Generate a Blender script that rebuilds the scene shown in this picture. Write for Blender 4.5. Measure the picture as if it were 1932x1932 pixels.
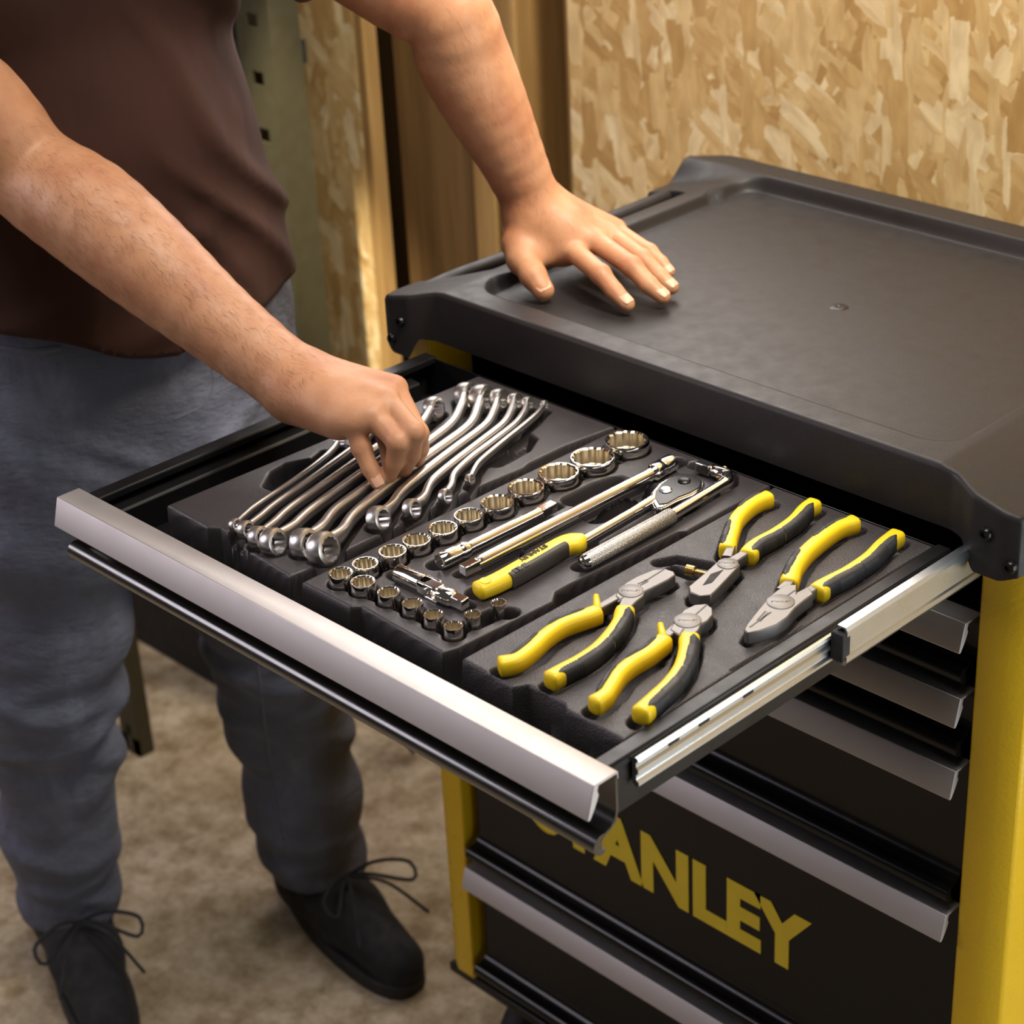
import bpy, bmesh, math, random
import numpy as np
from mathutils import Vector, Matrix
random.seed(4); rng = np.random.default_rng(7)
for o in list(bpy.data.objects): bpy.data.objects.remove(o)
SC = bpy.context.scene; COL = SC.collection
Z0 = 0.90                      # the drawer handle's top stands 0.90 m above the floor

# ------------------------------------------------------------------ camera
cam = bpy.data.cameras.new('camera'); cam_o = bpy.data.objects.new('camera', cam); COL.objects.link(cam_o)
cam_o.location = (1.3151, -0.72511, 0.72887 + Z0)
cam_o.rotation_euler = (1.08635, 0.04775, 0.79386)
cam.sensor_width = 36.0; cam.lens = 3783.77553 / 1932 * 36.0; cam.clip_start = 0.05
cam.dof.use_dof = True; cam.dof.focus_distance = 1.52; cam.dof.aperture_fstop = 8.0
SC.camera = cam_o
# ------------------------------------------------------------------ world, lights, exposure
W = bpy.data.worlds.new('world'); SC.world = W; W.use_nodes = True
W.node_tree.nodes['Background'].inputs[0].default_value = (0.50, 0.46, 0.43, 1)
W.node_tree.nodes['Background'].inputs[1].default_value = 0.11
SC.view_settings.view_transform = 'Standard'; SC.view_settings.look = 'None'
SC.view_settings.gamma = 1.0; SC.view_settings.exposure = 0.0; SC.view_settings.use_curve_mapping = False
def area(name, loc, target, sx, sy, power, col):
    l = bpy.data.lights.new(name, 'AREA'); l.shape = 'RECTANGLE'; l.size = sx; l.size_y = sy
    l.energy = power; l.color = col
    o = bpy.data.objects.new(name, l); COL.objects.link(o); o.location = Vector(loc) + Vector((0, 0, Z0))
    d = (Vector(target) - Vector(loc)).normalized(); o.rotation_euler = d.to_track_quat('-Z', 'Y').to_euler()
    return o
area('window_light', (-0.62, 0.88, 0.84), (-0.55, 0.0, 0.70), 1.5, 1.05, 28, (1.0, 0.955, 0.935))
area('ceiling_lamp_light', (0.60, 0.15, 1.75), (0.25, 0.3, 0.0), 1.3, 0.9, 34, (1.0, 0.94, 0.86))
area('front_softbox_light', (-1.45, -1.35, 0.95), (0.1, 0.2, 0.0), 1.1, 1.0, 20, (0.98, 0.90, 1.0))  # cool fill from an unseen softbox at front left; no doorway there
area('side_fill_light', (1.85, 0.62, -0.15), (0.6, 0.35, -0.1), 0.8, 1.2, 15, (0.86, 0.94, 1.0))  # fill lamp added out of view to brighten the slides; no door there
def spot(name, loc, target, power, ang, blend, col, size):
    l = bpy.data.lights.new(name, 'SPOT'); l.energy = power; l.spot_size = math.radians(ang); l.spot_blend = blend; l.color = col
    l.shadow_soft_size = size
    o = bpy.data.objects.new(name, l); COL.objects.link(o); o.location = Vector(loc) + Vector((0, 0, Z0))
    d = (Vector(target) - Vector(loc)).normalized(); o.rotation_euler = d.to_track_quat('-Z', 'Y').to_euler()
    return o
spot('wall_lamp_light', (0.75, 0.55, 1.25), (0.05, 1.0, 0.1), 85, 75, 0.6, (1.0, 0.88, 0.68), 0.12)
spot('sun_patch_light', (-0.25, 0.10, 1.50), (-0.815, 0.975, -0.47), 650, 8.5, 0.9, (1.0, 0.90, 0.70), 0.02)

# ------------------------------------------------------------------ node materials
class NT:
    def __init__(s, name):
        s.m = bpy.data.materials.new(name); s.m.use_nodes = True; s.t = s.m.node_tree; s.n = s.t.nodes; s.l = s.t.links
        s.b = s.n['Principled BSDF']
    def node(s, typ, **kw):
        x = s.n.new(typ)
        for k, v in kw.items():
            if k in x.inputs.keys(): x.inputs[k].default_value = v
            else: setattr(x, k, v)
        return x
    def link(s, a, b): s.l.new(a, b)
    def coord(s, scale=(1, 1, 1), rot=(0, 0, 0), kind='Object'):
        tc = s.node('ShaderNodeTexCoord'); mp = s.node('ShaderNodeMapping')
        mp.inputs['Scale'].default_value = scale; mp.inputs['Rotation'].default_value = rot
        s.link(tc.outputs[kind], mp.inputs['Vector']); return mp.outputs[0]
    def noise(s, vec, scale, detail=3, rough=0.55, dist=0.0):
        x = s.node('ShaderNodeTexNoise'); s.link(vec, x.inputs['Vector'])
        x.inputs['Scale'].default_value = scale; x.inputs['Detail'].default_value = detail
        x.inputs['Roughness'].default_value = rough; x.inputs['Distortion'].default_value = dist
        return x.outputs['Fac']
    def ramp(s, fac, stops):
        x = s.node('ShaderNodeValToRGB'); e = x.color_ramp.elements
        while len(e) < len(stops): e.new(0.5)
        for i, (p, c) in enumerate(stops):
            e[i].position = p; e[i].color = (*c, 1) if len(c) == 3 else c
        s.link(fac, x.inputs[0]); return x.outputs[0]
    def mix(s, fac, a, b, mode='MIX'):
        x = s.node('ShaderNodeMix', data_type='RGBA', blend_type=mode)
        if isinstance(fac, (int, float)): x.inputs[0].default_value = fac
        else: s.link(fac, x.inputs[0])
        for i, v in ((6, a), (7, b)):
            if isinstance(v, tuple): x.inputs[i].default_value = (*v, 1)
            else: s.link(v, x.inputs[i])
        return x.outputs[2]
    def bump(s, h, strength, dist=0.001, prev=None):
        x = s.node('ShaderNodeBump'); x.inputs['Strength'].default_value = strength; x.inputs['Distance'].default_value = dist
        s.link(h, x.inputs['Height'])
        if prev is not None: s.link(prev, x.inputs['Normal'])
        return x.outputs[0]
    def out(s, col=None, rough=None, metal=0.0, bump=None, spec=0.5, **kw):
        if col is not None:
            if isinstance(col, tuple): s.b.inputs['Base Color'].default_value = (*col, 1)
            else: s.link(col, s.b.inputs['Base Color'])
        if rough is not None:
            if isinstance(rough, (int, float)): s.b.inputs['Roughness'].default_value = rough
            else: s.link(rough, s.b.inputs['Roughness'])
        s.b.inputs['Metallic'].default_value = metal
        s.b.inputs['Specular IOR Level'].default_value = spec
        if bump is not None: s.link(bump, s.b.inputs['Normal'])
        for k, v in kw.items(): s.b.inputs[k.replace('_', ' ')].default_value = v
        return s.m
M = {}
def plain(name, col, rough, metal=0.0, bscale=None, bstr=0.1, var=0.12, spec=0.5, bdist=0.0004, **kw):
    t = NT(name); v = t.coord(); n = t.noise(v, 30, 4)
    c = t.mix(n, tuple(x * (1 - var) for x in col), tuple(min(1, x * (1 + var)) for x in col))
    rv = .04 if metal > .5 else .15
    r = t.ramp(t.noise(v, 55, 3), [(0.3, (rough * (1 - rv),) * 3), (0.7, (min(1, rough * (1 + rv)),) * 3)])
    b = t.bump(t.noise(v, bscale, 2), bstr, bdist) if bscale else None
    M[name] = t.out(c, r, metal, b, spec, **kw); return M[name]
plain('tray_plastic', (0.033, 0.0285, 0.031), 0.42, 0, 1100, 0.5, spec=0.55)
plain('tray_plastic_grained', (0.037, 0.032, 0.0345), 0.45, 0, 700, 1.0, spec=0.55, bdist=0.0006)
plain('lid_plastic', (0.016, 0.0138, 0.0145), 0.46, 0, 900, 0.35, spec=0.31)
plain('black_paint', (0.0045, 0.0042, 0.0045), 0.24, 0, 400, 0.05, spec=0.30)
plain('drawer_paint', (0.005, 0.0048, 0.005), 0.30, 0, 400, 0.05, spec=0.8, Coat_Weight=1.0, Coat_Roughness=0.16)
plain('black_satin', (0.0065, 0.0063, 0.007), 0.36, 0, 500, 0.1, spec=0.35)
plain('aluminium', (0.56, 0.53, 0.525), 0.60, 1.0, 2000, 0.08, 0.04)
plain('zinc_steel', (0.70, 0.75, 0.80), 0.28, 1.0, None, 0, 0.02)
plain('chrome', (0.83, 0.81, 0.78), 0.07, 1.0)
plain('socket_chrome', (0.80, 0.77, 0.71), 0.10, 1.0)
plain('bore_steel', (0.63, 0.57, 0.46), 0.30, 1.0, None, 0, 0.05)
plain('satin_chrome', (0.62, 0.60, 0.585), 0.35, 1.0, 1500, 0.08, 0.06)
plain('plier_steel', (0.25, 0.238, 0.225), 0.50, 1.0, 1400, 0.15, 0.1)
plain('engraving', (0.10, 0.095, 0.09), 0.5, 0.8)
plain('brass', (0.68, 0.47, 0.16), 0.28, 1.0, 1500, 0.2)
plain('yellow_grip', (0.86, 0.60, 0.012), 0.36, 0, 700, 0.12, 0.04)
plain('dark_grip', (0.026, 0.025, 0.026), 0.52, 0, 900, 0.3)
plain('grey_grip', (0.055, 0.048, 0.04), 0.55, 0, 900, 0.3)
plain('yellow_paint', (0.72, 0.46, 0.012), 0.30, 0, 260, 0.35, 0.05, bdist=0.0008)
plain('yellow_print', (0.74, 0.56, 0.03), 0.45)
plain('black_print', (0.02, 0.018, 0.012), 0.5)
plain('rubber', (0.014, 0.013, 0.013), 0.7)
plain('shoe_canvas', (0.010, 0.010, 0.012), 0.85, 0, 900, 0.4)
plain('olive_steel', (0.046, 0.040, 0.020), 0.5, 0.2, 300, 0.1)
plain('dark_board', (0.010, 0.008, 0.006), 0.8)
plain('nail', (0.62, 0.345, 0.23), 0.42, 0, spec=0.5, var=0.03)
plain('eye_white', (0.75, 0.72, 0.68), 0.25)
plain('hair_dark', (0.03, 0.018, 0.010), 0.5)
plain('hair_fine', (0.07, 0.036, 0.018), 0.5)
# knurled chrome grip
t = NT('knurled'); v = t.coord()
w1 = t.node('ShaderNodeTexWave', Scale=230.0); w2 = t.node('ShaderNodeTexWave', Scale=230.0)
t.link(t.coord((1, 1, 1), (0, 0, math.radians(75)), 'UV'), w1.inputs['Vector']); t.link(t.coord((1, 1, 1), (0, 0, math.radians(15)), 'UV'), w2.inputs['Vector'])
mm = t.node('ShaderNodeMath', operation='MULTIPLY'); t.link(w1.outputs['Fac'], mm.inputs[0]); t.link(w2.outputs['Fac'], mm.inputs[1])
M['knurled'] = t.out((0.78, 0.75, 0.70), 0.24, 1.0, t.bump(mm.outputs[0], 0.9, 0.0006))
# skin
t = NT('skin'); v = t.coord()
c1 = t.ramp(t.noise(v, 22, 4, 0.6), [(0.30, (0.385, 0.160, 0.080)), (0.50, (0.455, 0.220, 0.114)), (0.72, (0.51, 0.265, 0.148))])
c1 = t.mix(t.ramp(t.noise(v, 260, 2), [(0.55, (0, 0, 0)), (0.8, (0.35, 0.35, 0.35))]), c1, (0.42, 0.19, 0.12))
b = t.bump(t.noise(v, 420, 3), 0.22, 0.0006); b = t.bump(t.noise(v, 70, 3), 0.25, 0.0015, b)
M['skin'] = t.out(c1, t.ramp(t.noise(v, 90), [(0.3, (0.42,) * 3), (0.7, (0.56,) * 3)]), 0, b, 0.4)
t.b.inputs['Subsurface Weight'].default_value = 0.12; t.b.inputs['Subsurface Radius'].default_value = (0.010, 0.004, 0.002); t.b.inputs['Subsurface Scale'].default_value = 0.6
# denim
t = NT('denim'); v = t.coord()
fade = t.ramp(t.noise(t.coord((11, 11, 6)), 1.0, 6, 0.66, 0.5), [(0.38, (0.011, 0.013, 0.026)), (0.50, (0.040, 0.046, 0.078)), (0.62, (0.120, 0.132, 0.195))])
wv = t.noise(t.coord((260, 260, 900)), 1.0, 2); wh = t.noise(t.coord((900, 900, 160)), 1.0, 2)
mm = t.node('ShaderNodeMath', operation='ADD'); t.link(wv, mm.inputs[0]); t.link(wh, mm.inputs[1])
c1 = t.mix(t.ramp(mm.outputs[0], [(0.35, (0, 0, 0)), (0.65, (1, 1, 1))]), fade, t.mix(0.55, fade, (0.15, 0.16, 0.21)))
b = t.bump(mm.outputs[0], 0.5, 0.0010); b = t.bump(t.noise(t.coord((16, 16, 34)), 1.0, 5, 0.62), 0.8, 0.010, b)
M['denim'] = t.out(c1, 0.85, 0, b, 0.2, Sheen_Weight=0.05)
plain('denim_seam', (0.11, 0.115, 0.15), 0.85, 0, 1200, 0.6)
# cotton shirt
t = NT('cotton'); v = t.coord()
c1 = t.mix(t.noise(v, 9, 4), (0.031, 0.0115, 0.0075), (0.047, 0.0195, 0.0135))
b = t.bump(t.noise(v, 900, 2), 0.3, 0.0005); b = t.bump(t.noise(t.coord((9, 9, 5)), 1.0, 3, 0.5), 0.45, 0.02, b)
M['cotton'] = t.out(c1, 0.85, 0, b, 0.2, Sheen_Weight=0.02)
# concrete floor
t = NT('concrete'); v = t.coord()
c1 = t.ramp(t.noise(v, 26, 6, 0.68), [(0.36, (0.24, 0.175, 0.10)), (0.5, (0.39, 0.31, 0.205)), (0.64, (0.52, 0.43, 0.31))])
c1 = t.mix(t.ramp(t.noise(v, 2.2, 3), [(0.45, (0, 0, 0)), (0.7, (0.5, 0.5, 0.5))]), c1, (0.27, 0.19, 0.11))
M['concrete'] = t.out(c1, 0.8, 0, t.bump(t.noise(v, 60, 4), 0.4, 0.002), 0.3)
# sawn timber
def timber(name, dark, mid, light):
    t = NT(name); v = t.coord((9, 9, 0.8))
    g = t.noise(v, 2.6, 6, 0.62, 0.6); g2 = t.noise(t.coord((60, 60, 2.2)), 1.0, 3)
    c1 = t.ramp(g, [(0.3, dark), (0.5, mid), (0.72, light)]); c1 = t.mix(0.35, c1, t.ramp(g2, [(0.3, dark), (0.7, light)]))
    M[name] = t.out(c1, 0.7, 0, t.bump(g2, 0.4, 0.001), 0.3)
timber('timber', (0.20, 0.105, 0.030), (0.33, 0.19, 0.065), (0.46, 0.29, 0.11))
timber('timber_dark', (0.10, 0.052, 0.018), (0.165, 0.09, 0.03), (0.24, 0.14, 0.05))
# oriented strand board: overlapping layers of long flakes at several angles
def osb(name, gain=1.0):
    t = NT(name); col = None
    base = [(0.46, 0.28, 0.10), (0.62, 0.42, 0.18), (0.71, 0.52, 0.26), (0.54, 0.345, 0.135), (0.82, 0.67, 0.41)]
    hsum = None
    for i, (ang, sx, sz) in enumerate([(92, 44, 12), (70, 40, 12), (-42, 44, 14), (160, 36, 11), (28, 46, 14), (-24, 42, 13), (58, 46, 14), (4, 46, 14)]):
        a = math.radians(ang)
        vv = t.coord((1, 1, 1), (0, a, 0)); mp = t.node('ShaderNodeMapping'); t.link(vv, mp.inputs['Vector'])
        mp.inputs['Scale'].default_value = (sx, 1.0, sz); mp.inputs['Location'].default_value = (i * 3.7, 0, i * 1.9)
        vo = t.node('ShaderNodeTexVoronoi', distance='CHEBYCHEV', voronoi_dimensions='3D'); vo.inputs['Scale'].default_value = 1.0
        vo.inputs['Randomness'].default_value = 0.9
        wn = t.noise(vv, 60, 3); wm = t.node('ShaderNodeVectorMath', operation='SCALE'); wm.inputs[0].default_value = (1, 0, 1); t.link(wn, wm.inputs['Scale']); wa = t.node('ShaderNodeVectorMath', operation='MULTIPLY_ADD'); t.link(wm.outputs[0], wa.inputs[0]); wa.inputs[1].default_value = (0.30, 0, 0.18); t.link(mp.outputs[0], wa.inputs[2]); t.link(wa.outputs[0], vo.inputs['Vector'])
        sep = t.node('ShaderNodeSeparateColor'); t.link(vo.outputs['Color'], sep.inputs[0])
        gr = t.node('ShaderNodeTexNoise'); t.link(mp.outputs[0], gr.inputs['Vector']); gr.inputs['Scale'].default_value = 1.6; gr.inputs['Detail'].default_value = 6; gr.inputs['Distortion'].default_value = 0.25
        pal = t.ramp(sep.outputs[0], [(0.0, base[0]), (0.2, base[3]), (0.45, base[1]), (0.75, base[2]), (1.0, base[4])])
        pal = t.mix(t.ramp(gr.outputs['Fac'], [(0.38, (0, 0, 0)), (0.62, (0.8, 0.8, 0.8))]), pal, t.mix(0.42, pal, (0.26, 0.12, 0.03)))
        mk = t.ramp(sep.outputs[1], [(0.52, (0, 0, 0)), (0.54, (1, 1, 1))])
        col = pal if col is None else t.mix(mk, col, pal)
        hsum = sep.outputs[2] if hsum is None else t.mix(mk, hsum, sep.outputs[2])
    M[name] = t.out(t.mix(1 - gain, col, (0, 0, 0)) if gain < 1 else col, 0.55, 0, t.bump(hsum, 0.5, 0.002), 0.4)
osb('osb_board')

# ------------------------------------------------------------------ mesh helpers (metres, z measured from the drawer handle's top)
def tag(o, label=None, cat=None, group=None, kind=None):
    if label: o['label'] = label
    if cat: o['category'] = cat
    if group: o['group'] = group
    if kind: o['kind'] = kind
    return o
TOP = []
def reg(o, parent):
    COL.objects.link(o)
    if parent is not None: o.parent = parent
    else: TOP.append(o)
    return o
def empty(name, loc=(0, 0, 0), parent=None):
    o = bpy.data.objects.new(name, None); o.empty_display_size = 0.05; o.location = loc
    reg(o, parent); return o
def wloc(o):
    v = Vector((0, 0, 0))
    while o is not None: v = v + Vector(o.location); o = o.parent
    return v
def mobj(name, verts, faces, mat, parent=None, smooth=True, bevel=0, sharp=40, origin=None, seg=2, uv=None):
    """one mesh object; verts in scene coordinates, origin moved to the parent's (or the mesh's base) place"""
    V = np.asarray(verts, float)
    if origin is None:
        if parent is not None: org = wloc(parent)
        else: org = Vector(((V[:, 0].min() + V[:, 0].max()) / 2, (V[:, 1].min() + V[:, 1].max()) / 2, V[:, 2].min()))
    else: org = Vector(origin)
    me = bpy.data.meshes.new(name)
    me.from_pydata((V - np.array(org)).tolist(), [], [list(map(int, f)) for f in faces] if not isinstance(faces, np.ndarray) else faces.tolist())
    me.validate(); me.update()
    if uv is not None:
        ul = me.uv_layers.new(name='UVMap'); vi = np.zeros(len(me.loops), int); me.loops.foreach_get('vertex_index', vi)
        ul.data.foreach_set('uv', np.asarray(uv, float)[vi].ravel())
    me.materials.append(M[mat])
    if smooth:
        me.polygons.foreach_set('use_smooth', [True] * len(me.polygons))
        try: me.set_sharp_from_angle(angle=math.radians(sharp))
        except Exception: pass
    o = bpy.data.objects.new(name, me)
    o.location = org if parent is None else org - wloc(parent)
    reg(o, parent)
    if bevel:
        b = o.modifiers.new('bevel', 'BEVEL'); b.width = bevel; b.segments = seg; b.limit_method = 'ANGLE'; b.angle_limit = math.radians(35)
        b.harden_normals = False
    return o
class MB:
    def __init__(s): s.v = []; s.f = []; s.uv = []
    def add(s, v, f, uv=None):
        k = len(s.v); s.v += [tuple(p) for p in v]; s.f += [[i + k for i in q] for q in f]
        s.uv += list(uv) if uv is not None else [(0, 0)] * len(v); return s
    def box(s, x0, x1, y0, y1, z0, z1):
        return s.add([(x0, y0, z0), (x1, y0, z0), (x1, y1, z0), (x0, y1, z0), (x0, y0, z1), (x1, y0, z1), (x1, y1, z1), (x0, y1, z1)],
                     [(0, 3, 2, 1), (4, 5, 6, 7), (0, 1, 5, 4), (1, 2, 6, 5), (2, 3, 7, 6), (3, 0, 4, 7)])
    def obox(s, c, ux, uy, uz, hx, hy, hz):
        c = np.array(c); ux, uy, uz = (np.array(u) / np.linalg.norm(u) for u in (ux, uy, uz)); v = []
        for a, b, d in ((-1, -1, -1), (1, -1, -1), (1, 1, -1), (-1, 1, -1), (-1, -1, 1), (1, -1, 1), (1, 1, 1), (-1, 1, 1)):
            v.append(c + a * hx * ux + b * hy * uy + d * hz * uz)
        return s.add(v, [(0, 3, 2, 1), (4, 5, 6, 7), (0, 1, 5, 4), (1, 2, 6, 5), (2, 3, 7, 6), (3, 0, 4, 7)])
    def extrude_x(s, prof, x0, x1):
        n = len(prof); v = [(x0, y, z) for y, z in prof] + [(x1, y, z) for y, z in prof]
        f = [(i, i + n, (i + 1) % n + n, (i + 1) % n) for i in range(n)]
        s.add(v, f + [tuple(range(n)), tuple(range(2 * n - 1, n - 1, -1))]); return s
    def extrude_y(s, prof, y0, y1):
        n = len(prof); v = [(x, y0, z) for x, z in prof] + [(x, y1, z) for x, z in prof]
        f = [(i, (i + 1) % n, (i + 1) % n + n, i + n) for i in range(n)]
        return s.add(v, f + [tuple(range(n - 1, -1, -1)), tuple(range(n, 2 * n))])
    def prism(s, poly, z0, z1):
        n = len(poly)
        if sum(poly[i][0] * poly[(i + 1) % n][1] - poly[(i + 1) % n][0] * poly[i][1] for i in range(n)) < 0: poly = poly[::-1]
        v = [(x, y, z0) for x, y in poly] + [(x, y, z1) for x, y in poly]
        f = [(i, (i + 1) % n, (i + 1) % n + n, i + n) for i in range(n)]
        return s.add(v, f + [tuple(range(n - 1, -1, -1)), tuple(range(n, 2 * n))])
    def lathe(s, prof, origin, axis, n=32, mod=None, cap0=True, cap1=True):
        """prof = [(radius, height)], axis = direction; mod(i_ring, theta) scales the radius"""
        a = Vector(axis).normalized(); q = a.to_track_quat('Z', 'X').to_matrix(); o = Vector(origin); v = []; uv = []
        acc = 0
        for k, (r, h) in enumerate(prof):
            for j in range(n):
                th = 2 * math.pi * j / n; rr = r * (mod(k, th) if mod else 1)
                v.append(o + q @ Vector((rr * math.cos(th), rr * math.sin(th), h))); uv.append((th * 0.008, h))
        f = []
        for k in range(len(prof) - 1):
            for j in range(n): f.append((k * n + j, k * n + (j + 1) % n, (k + 1) * n + (j + 1) % n, (k + 1) * n + j))
        if cap0: f.append(tuple(range(n - 1, -1, -1)))
        if cap1: f.append(tuple(range((len(prof) - 1) * n, len(prof) * n)))
        return s.add(v, f, uv)
    def sweep(s, path, sec, scale=None, up=(0, 0, 1), round0=0, round1=0):
        """path: list of 3-d points; sec: [(side, up)] outline; scale: per point (sx, sy) ; round: end rounding length"""
        P = [Vector(p) for p in path]; n = len(sec); S = list(scale) if scale is not None else [(1, 1)] * len(P)
        T = [(P[min(i + 1, len(P) - 1)] - P[max(i - 1, 0)]).normalized() for i in range(len(P))]
        rings = []
        def cap(i, sgn, L):
            out = []
            for a in (90, 68, 45, 22):
                c, q = math.cos(math.radians(a)), math.sin(math.radians(a))
                out.append((P[i] + T[i] * sgn * L * q, T[i], (S[i][0] * max(c, .05), S[i][1] * max(c, .05))))
            return out
        if round0: rings += cap(0, -1, round0)
        rings += [(P[i], T[i], S[i]) for i in range(len(P))]
        if round1: rings += cap(len(P) - 1, 1, round1)[::-1]
        v = []
        for p, tt, (sx, sy) in rings:
            side = tt.cross(Vector(up)).normalized(); u = side.cross(tt).normalized()
            for a, b in sec: v.append(p + side * a * sx + u * b * sy)
        f = []
        for k in range(len(rings) - 1):
            for j in range(n): f.append((k * n + j, k * n + (j + 1) % n, (k + 1) * n + (j + 1) % n, (k + 1) * n + j))
        f = [q[::-1] for q in f]
        f.append(tuple(range(n))); f.append(tuple(range(len(rings) * n - 1, (len(rings) - 1) * n - 1, -1)))
        return s.add(v, f)
    def build(s, name, mat, parent=None, **kw):
        uv = s.uv if any(u != (0, 0) for u in s.uv) else None
        return mobj(name, s.v, s.f, mat, parent, uv=uv, **kw)
def spline(pts, n=40):
    P = np.array(pts, float); k = len(P)
    Q = np.vstack([2 * P[0] - P[1], P, 2 * P[-1] - P[-2]]); seg = np.linalg.norm(np.diff(P, axis=0), axis=1); cum = np.concatenate([[0], np.cumsum(seg)])
    out = []
    for s_ in np.linspace(0, cum[-1], n):
        i = min(int(np.searchsorted(cum, s_, side='right')) - 1, k - 2); t = (s_ - cum[i]) / max(seg[i], 1e-9)
        p0, p1, p2, p3 = Q[i:i + 4]
        out.append(.5 * ((2 * p1) + (-p0 + p2) * t + (2 * p0 - 5 * p1 + 4 * p2 - p3) * t * t + (-p0 + 3 * p1 - 3 * p2 + p3) * t ** 3))
    return np.array(out)
def circ(n, rx=1, ry=1, e=2.0):
    o = []
    for i in range(n):
        a = 2 * math.pi * i / n; c, q = math.cos(a), math.sin(a)
        o.append((rx * math.copysign(abs(c) ** (2 / e), c), ry * math.copysign(abs(q) ** (2 / e), q)))
    return o
def at3(pts2, z): return [(x, y, z) for x, y in pts2]
def text(name, body, size, mat, origin, right, upv, parent, extrude=0.0002, bold=0.0, sx=1.0, space=1.0, curve=None, align='CENTER'):
    cu = bpy.data.curves.new(name, 'FONT'); cu.body = body; cu.size = size; cu.extrude = extrude; cu.offset = bold; cu.align_x = align; cu.align_y = 'CENTER'
    cu.space_character = space; cu.resolution_u = 3
    o = bpy.data.objects.new(name, cu); COL.objects.link(o); dg = bpy.context.evaluated_depsgraph_get()
    me = bpy.data.meshes.new_from_object(o.evaluated_get(dg)); bpy.data.objects.remove(o); bpy.data.curves.remove(cu)
    r = Vector(right).normalized(); u = Vector(upv).normalized(); nrm = r.cross(u).normalized(); u = nrm.cross(r)
    V = [Vector(origin) + r * v.co.x * sx + u * v.co.y + nrm * v.co.z for v in me.vertices]
    F = [list(p.vertices) for p in me.polygons]; bpy.data.meshes.remove(me)
    return mobj(name, [tuple(v) for v in V], F, mat, parent, smooth=False)
def dup(o, parent=None, loc=None):
    c = o.copy(); COL.objects.link(c); c.parent = parent
    if parent is None: TOP.append(c)
    if loc is not None: c.location = loc
    for ch in [x for x in bpy.data.objects if x.parent == o]: dup(ch, c)
    return c

# ------------------------------------------------------------------ 2-d distances and vacuum-formed height fields
def d_caps(X, Y, pts, rad):
    """distance to a polyline with one radius per vertex (negative inside)"""
    pts = np.array(pts, float); rad = np.broadcast_to(np.array(rad, float), (len(pts),)); D = np.full(X.shape, 9.0)
    for (ax, ay), (bx, by), ra, rb in zip(pts[:-1], pts[1:], rad[:-1], rad[1:]):
        dx, dy = bx - ax, by - ay; t = np.clip(((X - ax) * dx + (Y - ay) * dy) / (dx * dx + dy * dy + 1e-12), 0, 1)
        D = np.minimum(D, np.hypot(X - ax - t * dx, Y - ay - t * dy) - (ra + (rb - ra) * t))
    return D
def d_circ(X, Y, c, r): return np.hypot(X - c[0], Y - c[1]) - r
def d_poly(X, Y, poly, grow=0.0):
    P = np.array(poly, float); D = np.full(X.shape, 9.0); ins = np.zeros(X.shape, bool)
    for (ax, ay), (bx, by) in zip(P, np.roll(P, -1, 0)):
        dx, dy = bx - ax, by - ay; t = np.clip(((X - ax) * dx + (Y - ay) * dy) / (dx * dx + dy * dy + 1e-12), 0, 1)
        D = np.minimum(D, np.hypot(X - ax - t * dx, Y - ay - t * dy))
        cnd = ((ay > Y) != (by > Y)); ins ^= cnd & (X < (bx - ax) * (Y - ay) / (by - ay + 1e-15) + ax)
    return np.where(ins, -D, D) - grow
def sstep(a, b, x): t = np.clip((x - a) / (b - a), 0, 1); return t * t * (3 - 2 * t)
def fillet(d, r): dd = np.clip(d, 0, r); return r - np.sqrt(np.maximum(r * r - (r - dd) ** 2, 0))
def tray_mesh(name, outline, pockets, mat, x0, x1, y0, y1, ztop=-0.003, zbot=-0.040, step=0.0008, r_edge=0.0022, rim=0.0, label=None, cat='tool tray'):
    nx, ny = int((x1 - x0) / step) + 1, int((y1 - y0) / step) + 1
    X, Y = np.meshgrid(np.linspace(x0, x1, nx), np.linspace(y0, y1, ny), indexing='ij')
    H = np.full(X.shape, ztop); do = -d_poly(X, Y, outline); lim = sstep(rim * .4, rim + .002, do) if rim else 1.0
    for fn, depth, wall, lip in pockets:
        d = fn(X, Y)
        H = np.minimum(H, ztop - lim * (depth * sstep(0, wall, -d) + np.where(d > 0, fillet(d, lip), lip)))
    H = np.where(do < r_edge, np.minimum(H, ztop - fillet(do, r_edge)), H)
    H = zbot + (H - zbot) * sstep(-0.0016, 0.0, do)
    V = np.stack([X, Y, H], -1).reshape(-1, 3)
    I = np.arange(nx * ny).reshape(nx, ny); F = np.stack([I[:-1, :-1], I[1:, :-1], I[1:, 1:], I[:-1, 1:]], -1).reshape(-1, 4)
    keep = (V[F][:, :, 2] > zbot + 1e-5).any(1); F = F[keep]
    used = np.unique(F); mp = -np.ones(len(V), int); mp[used] = np.arange(len(used))
    o = mobj(name, V[used], mp[F], mat, None, sharp=80)
    if label: tag(o, label, cat)
    return o

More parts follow.
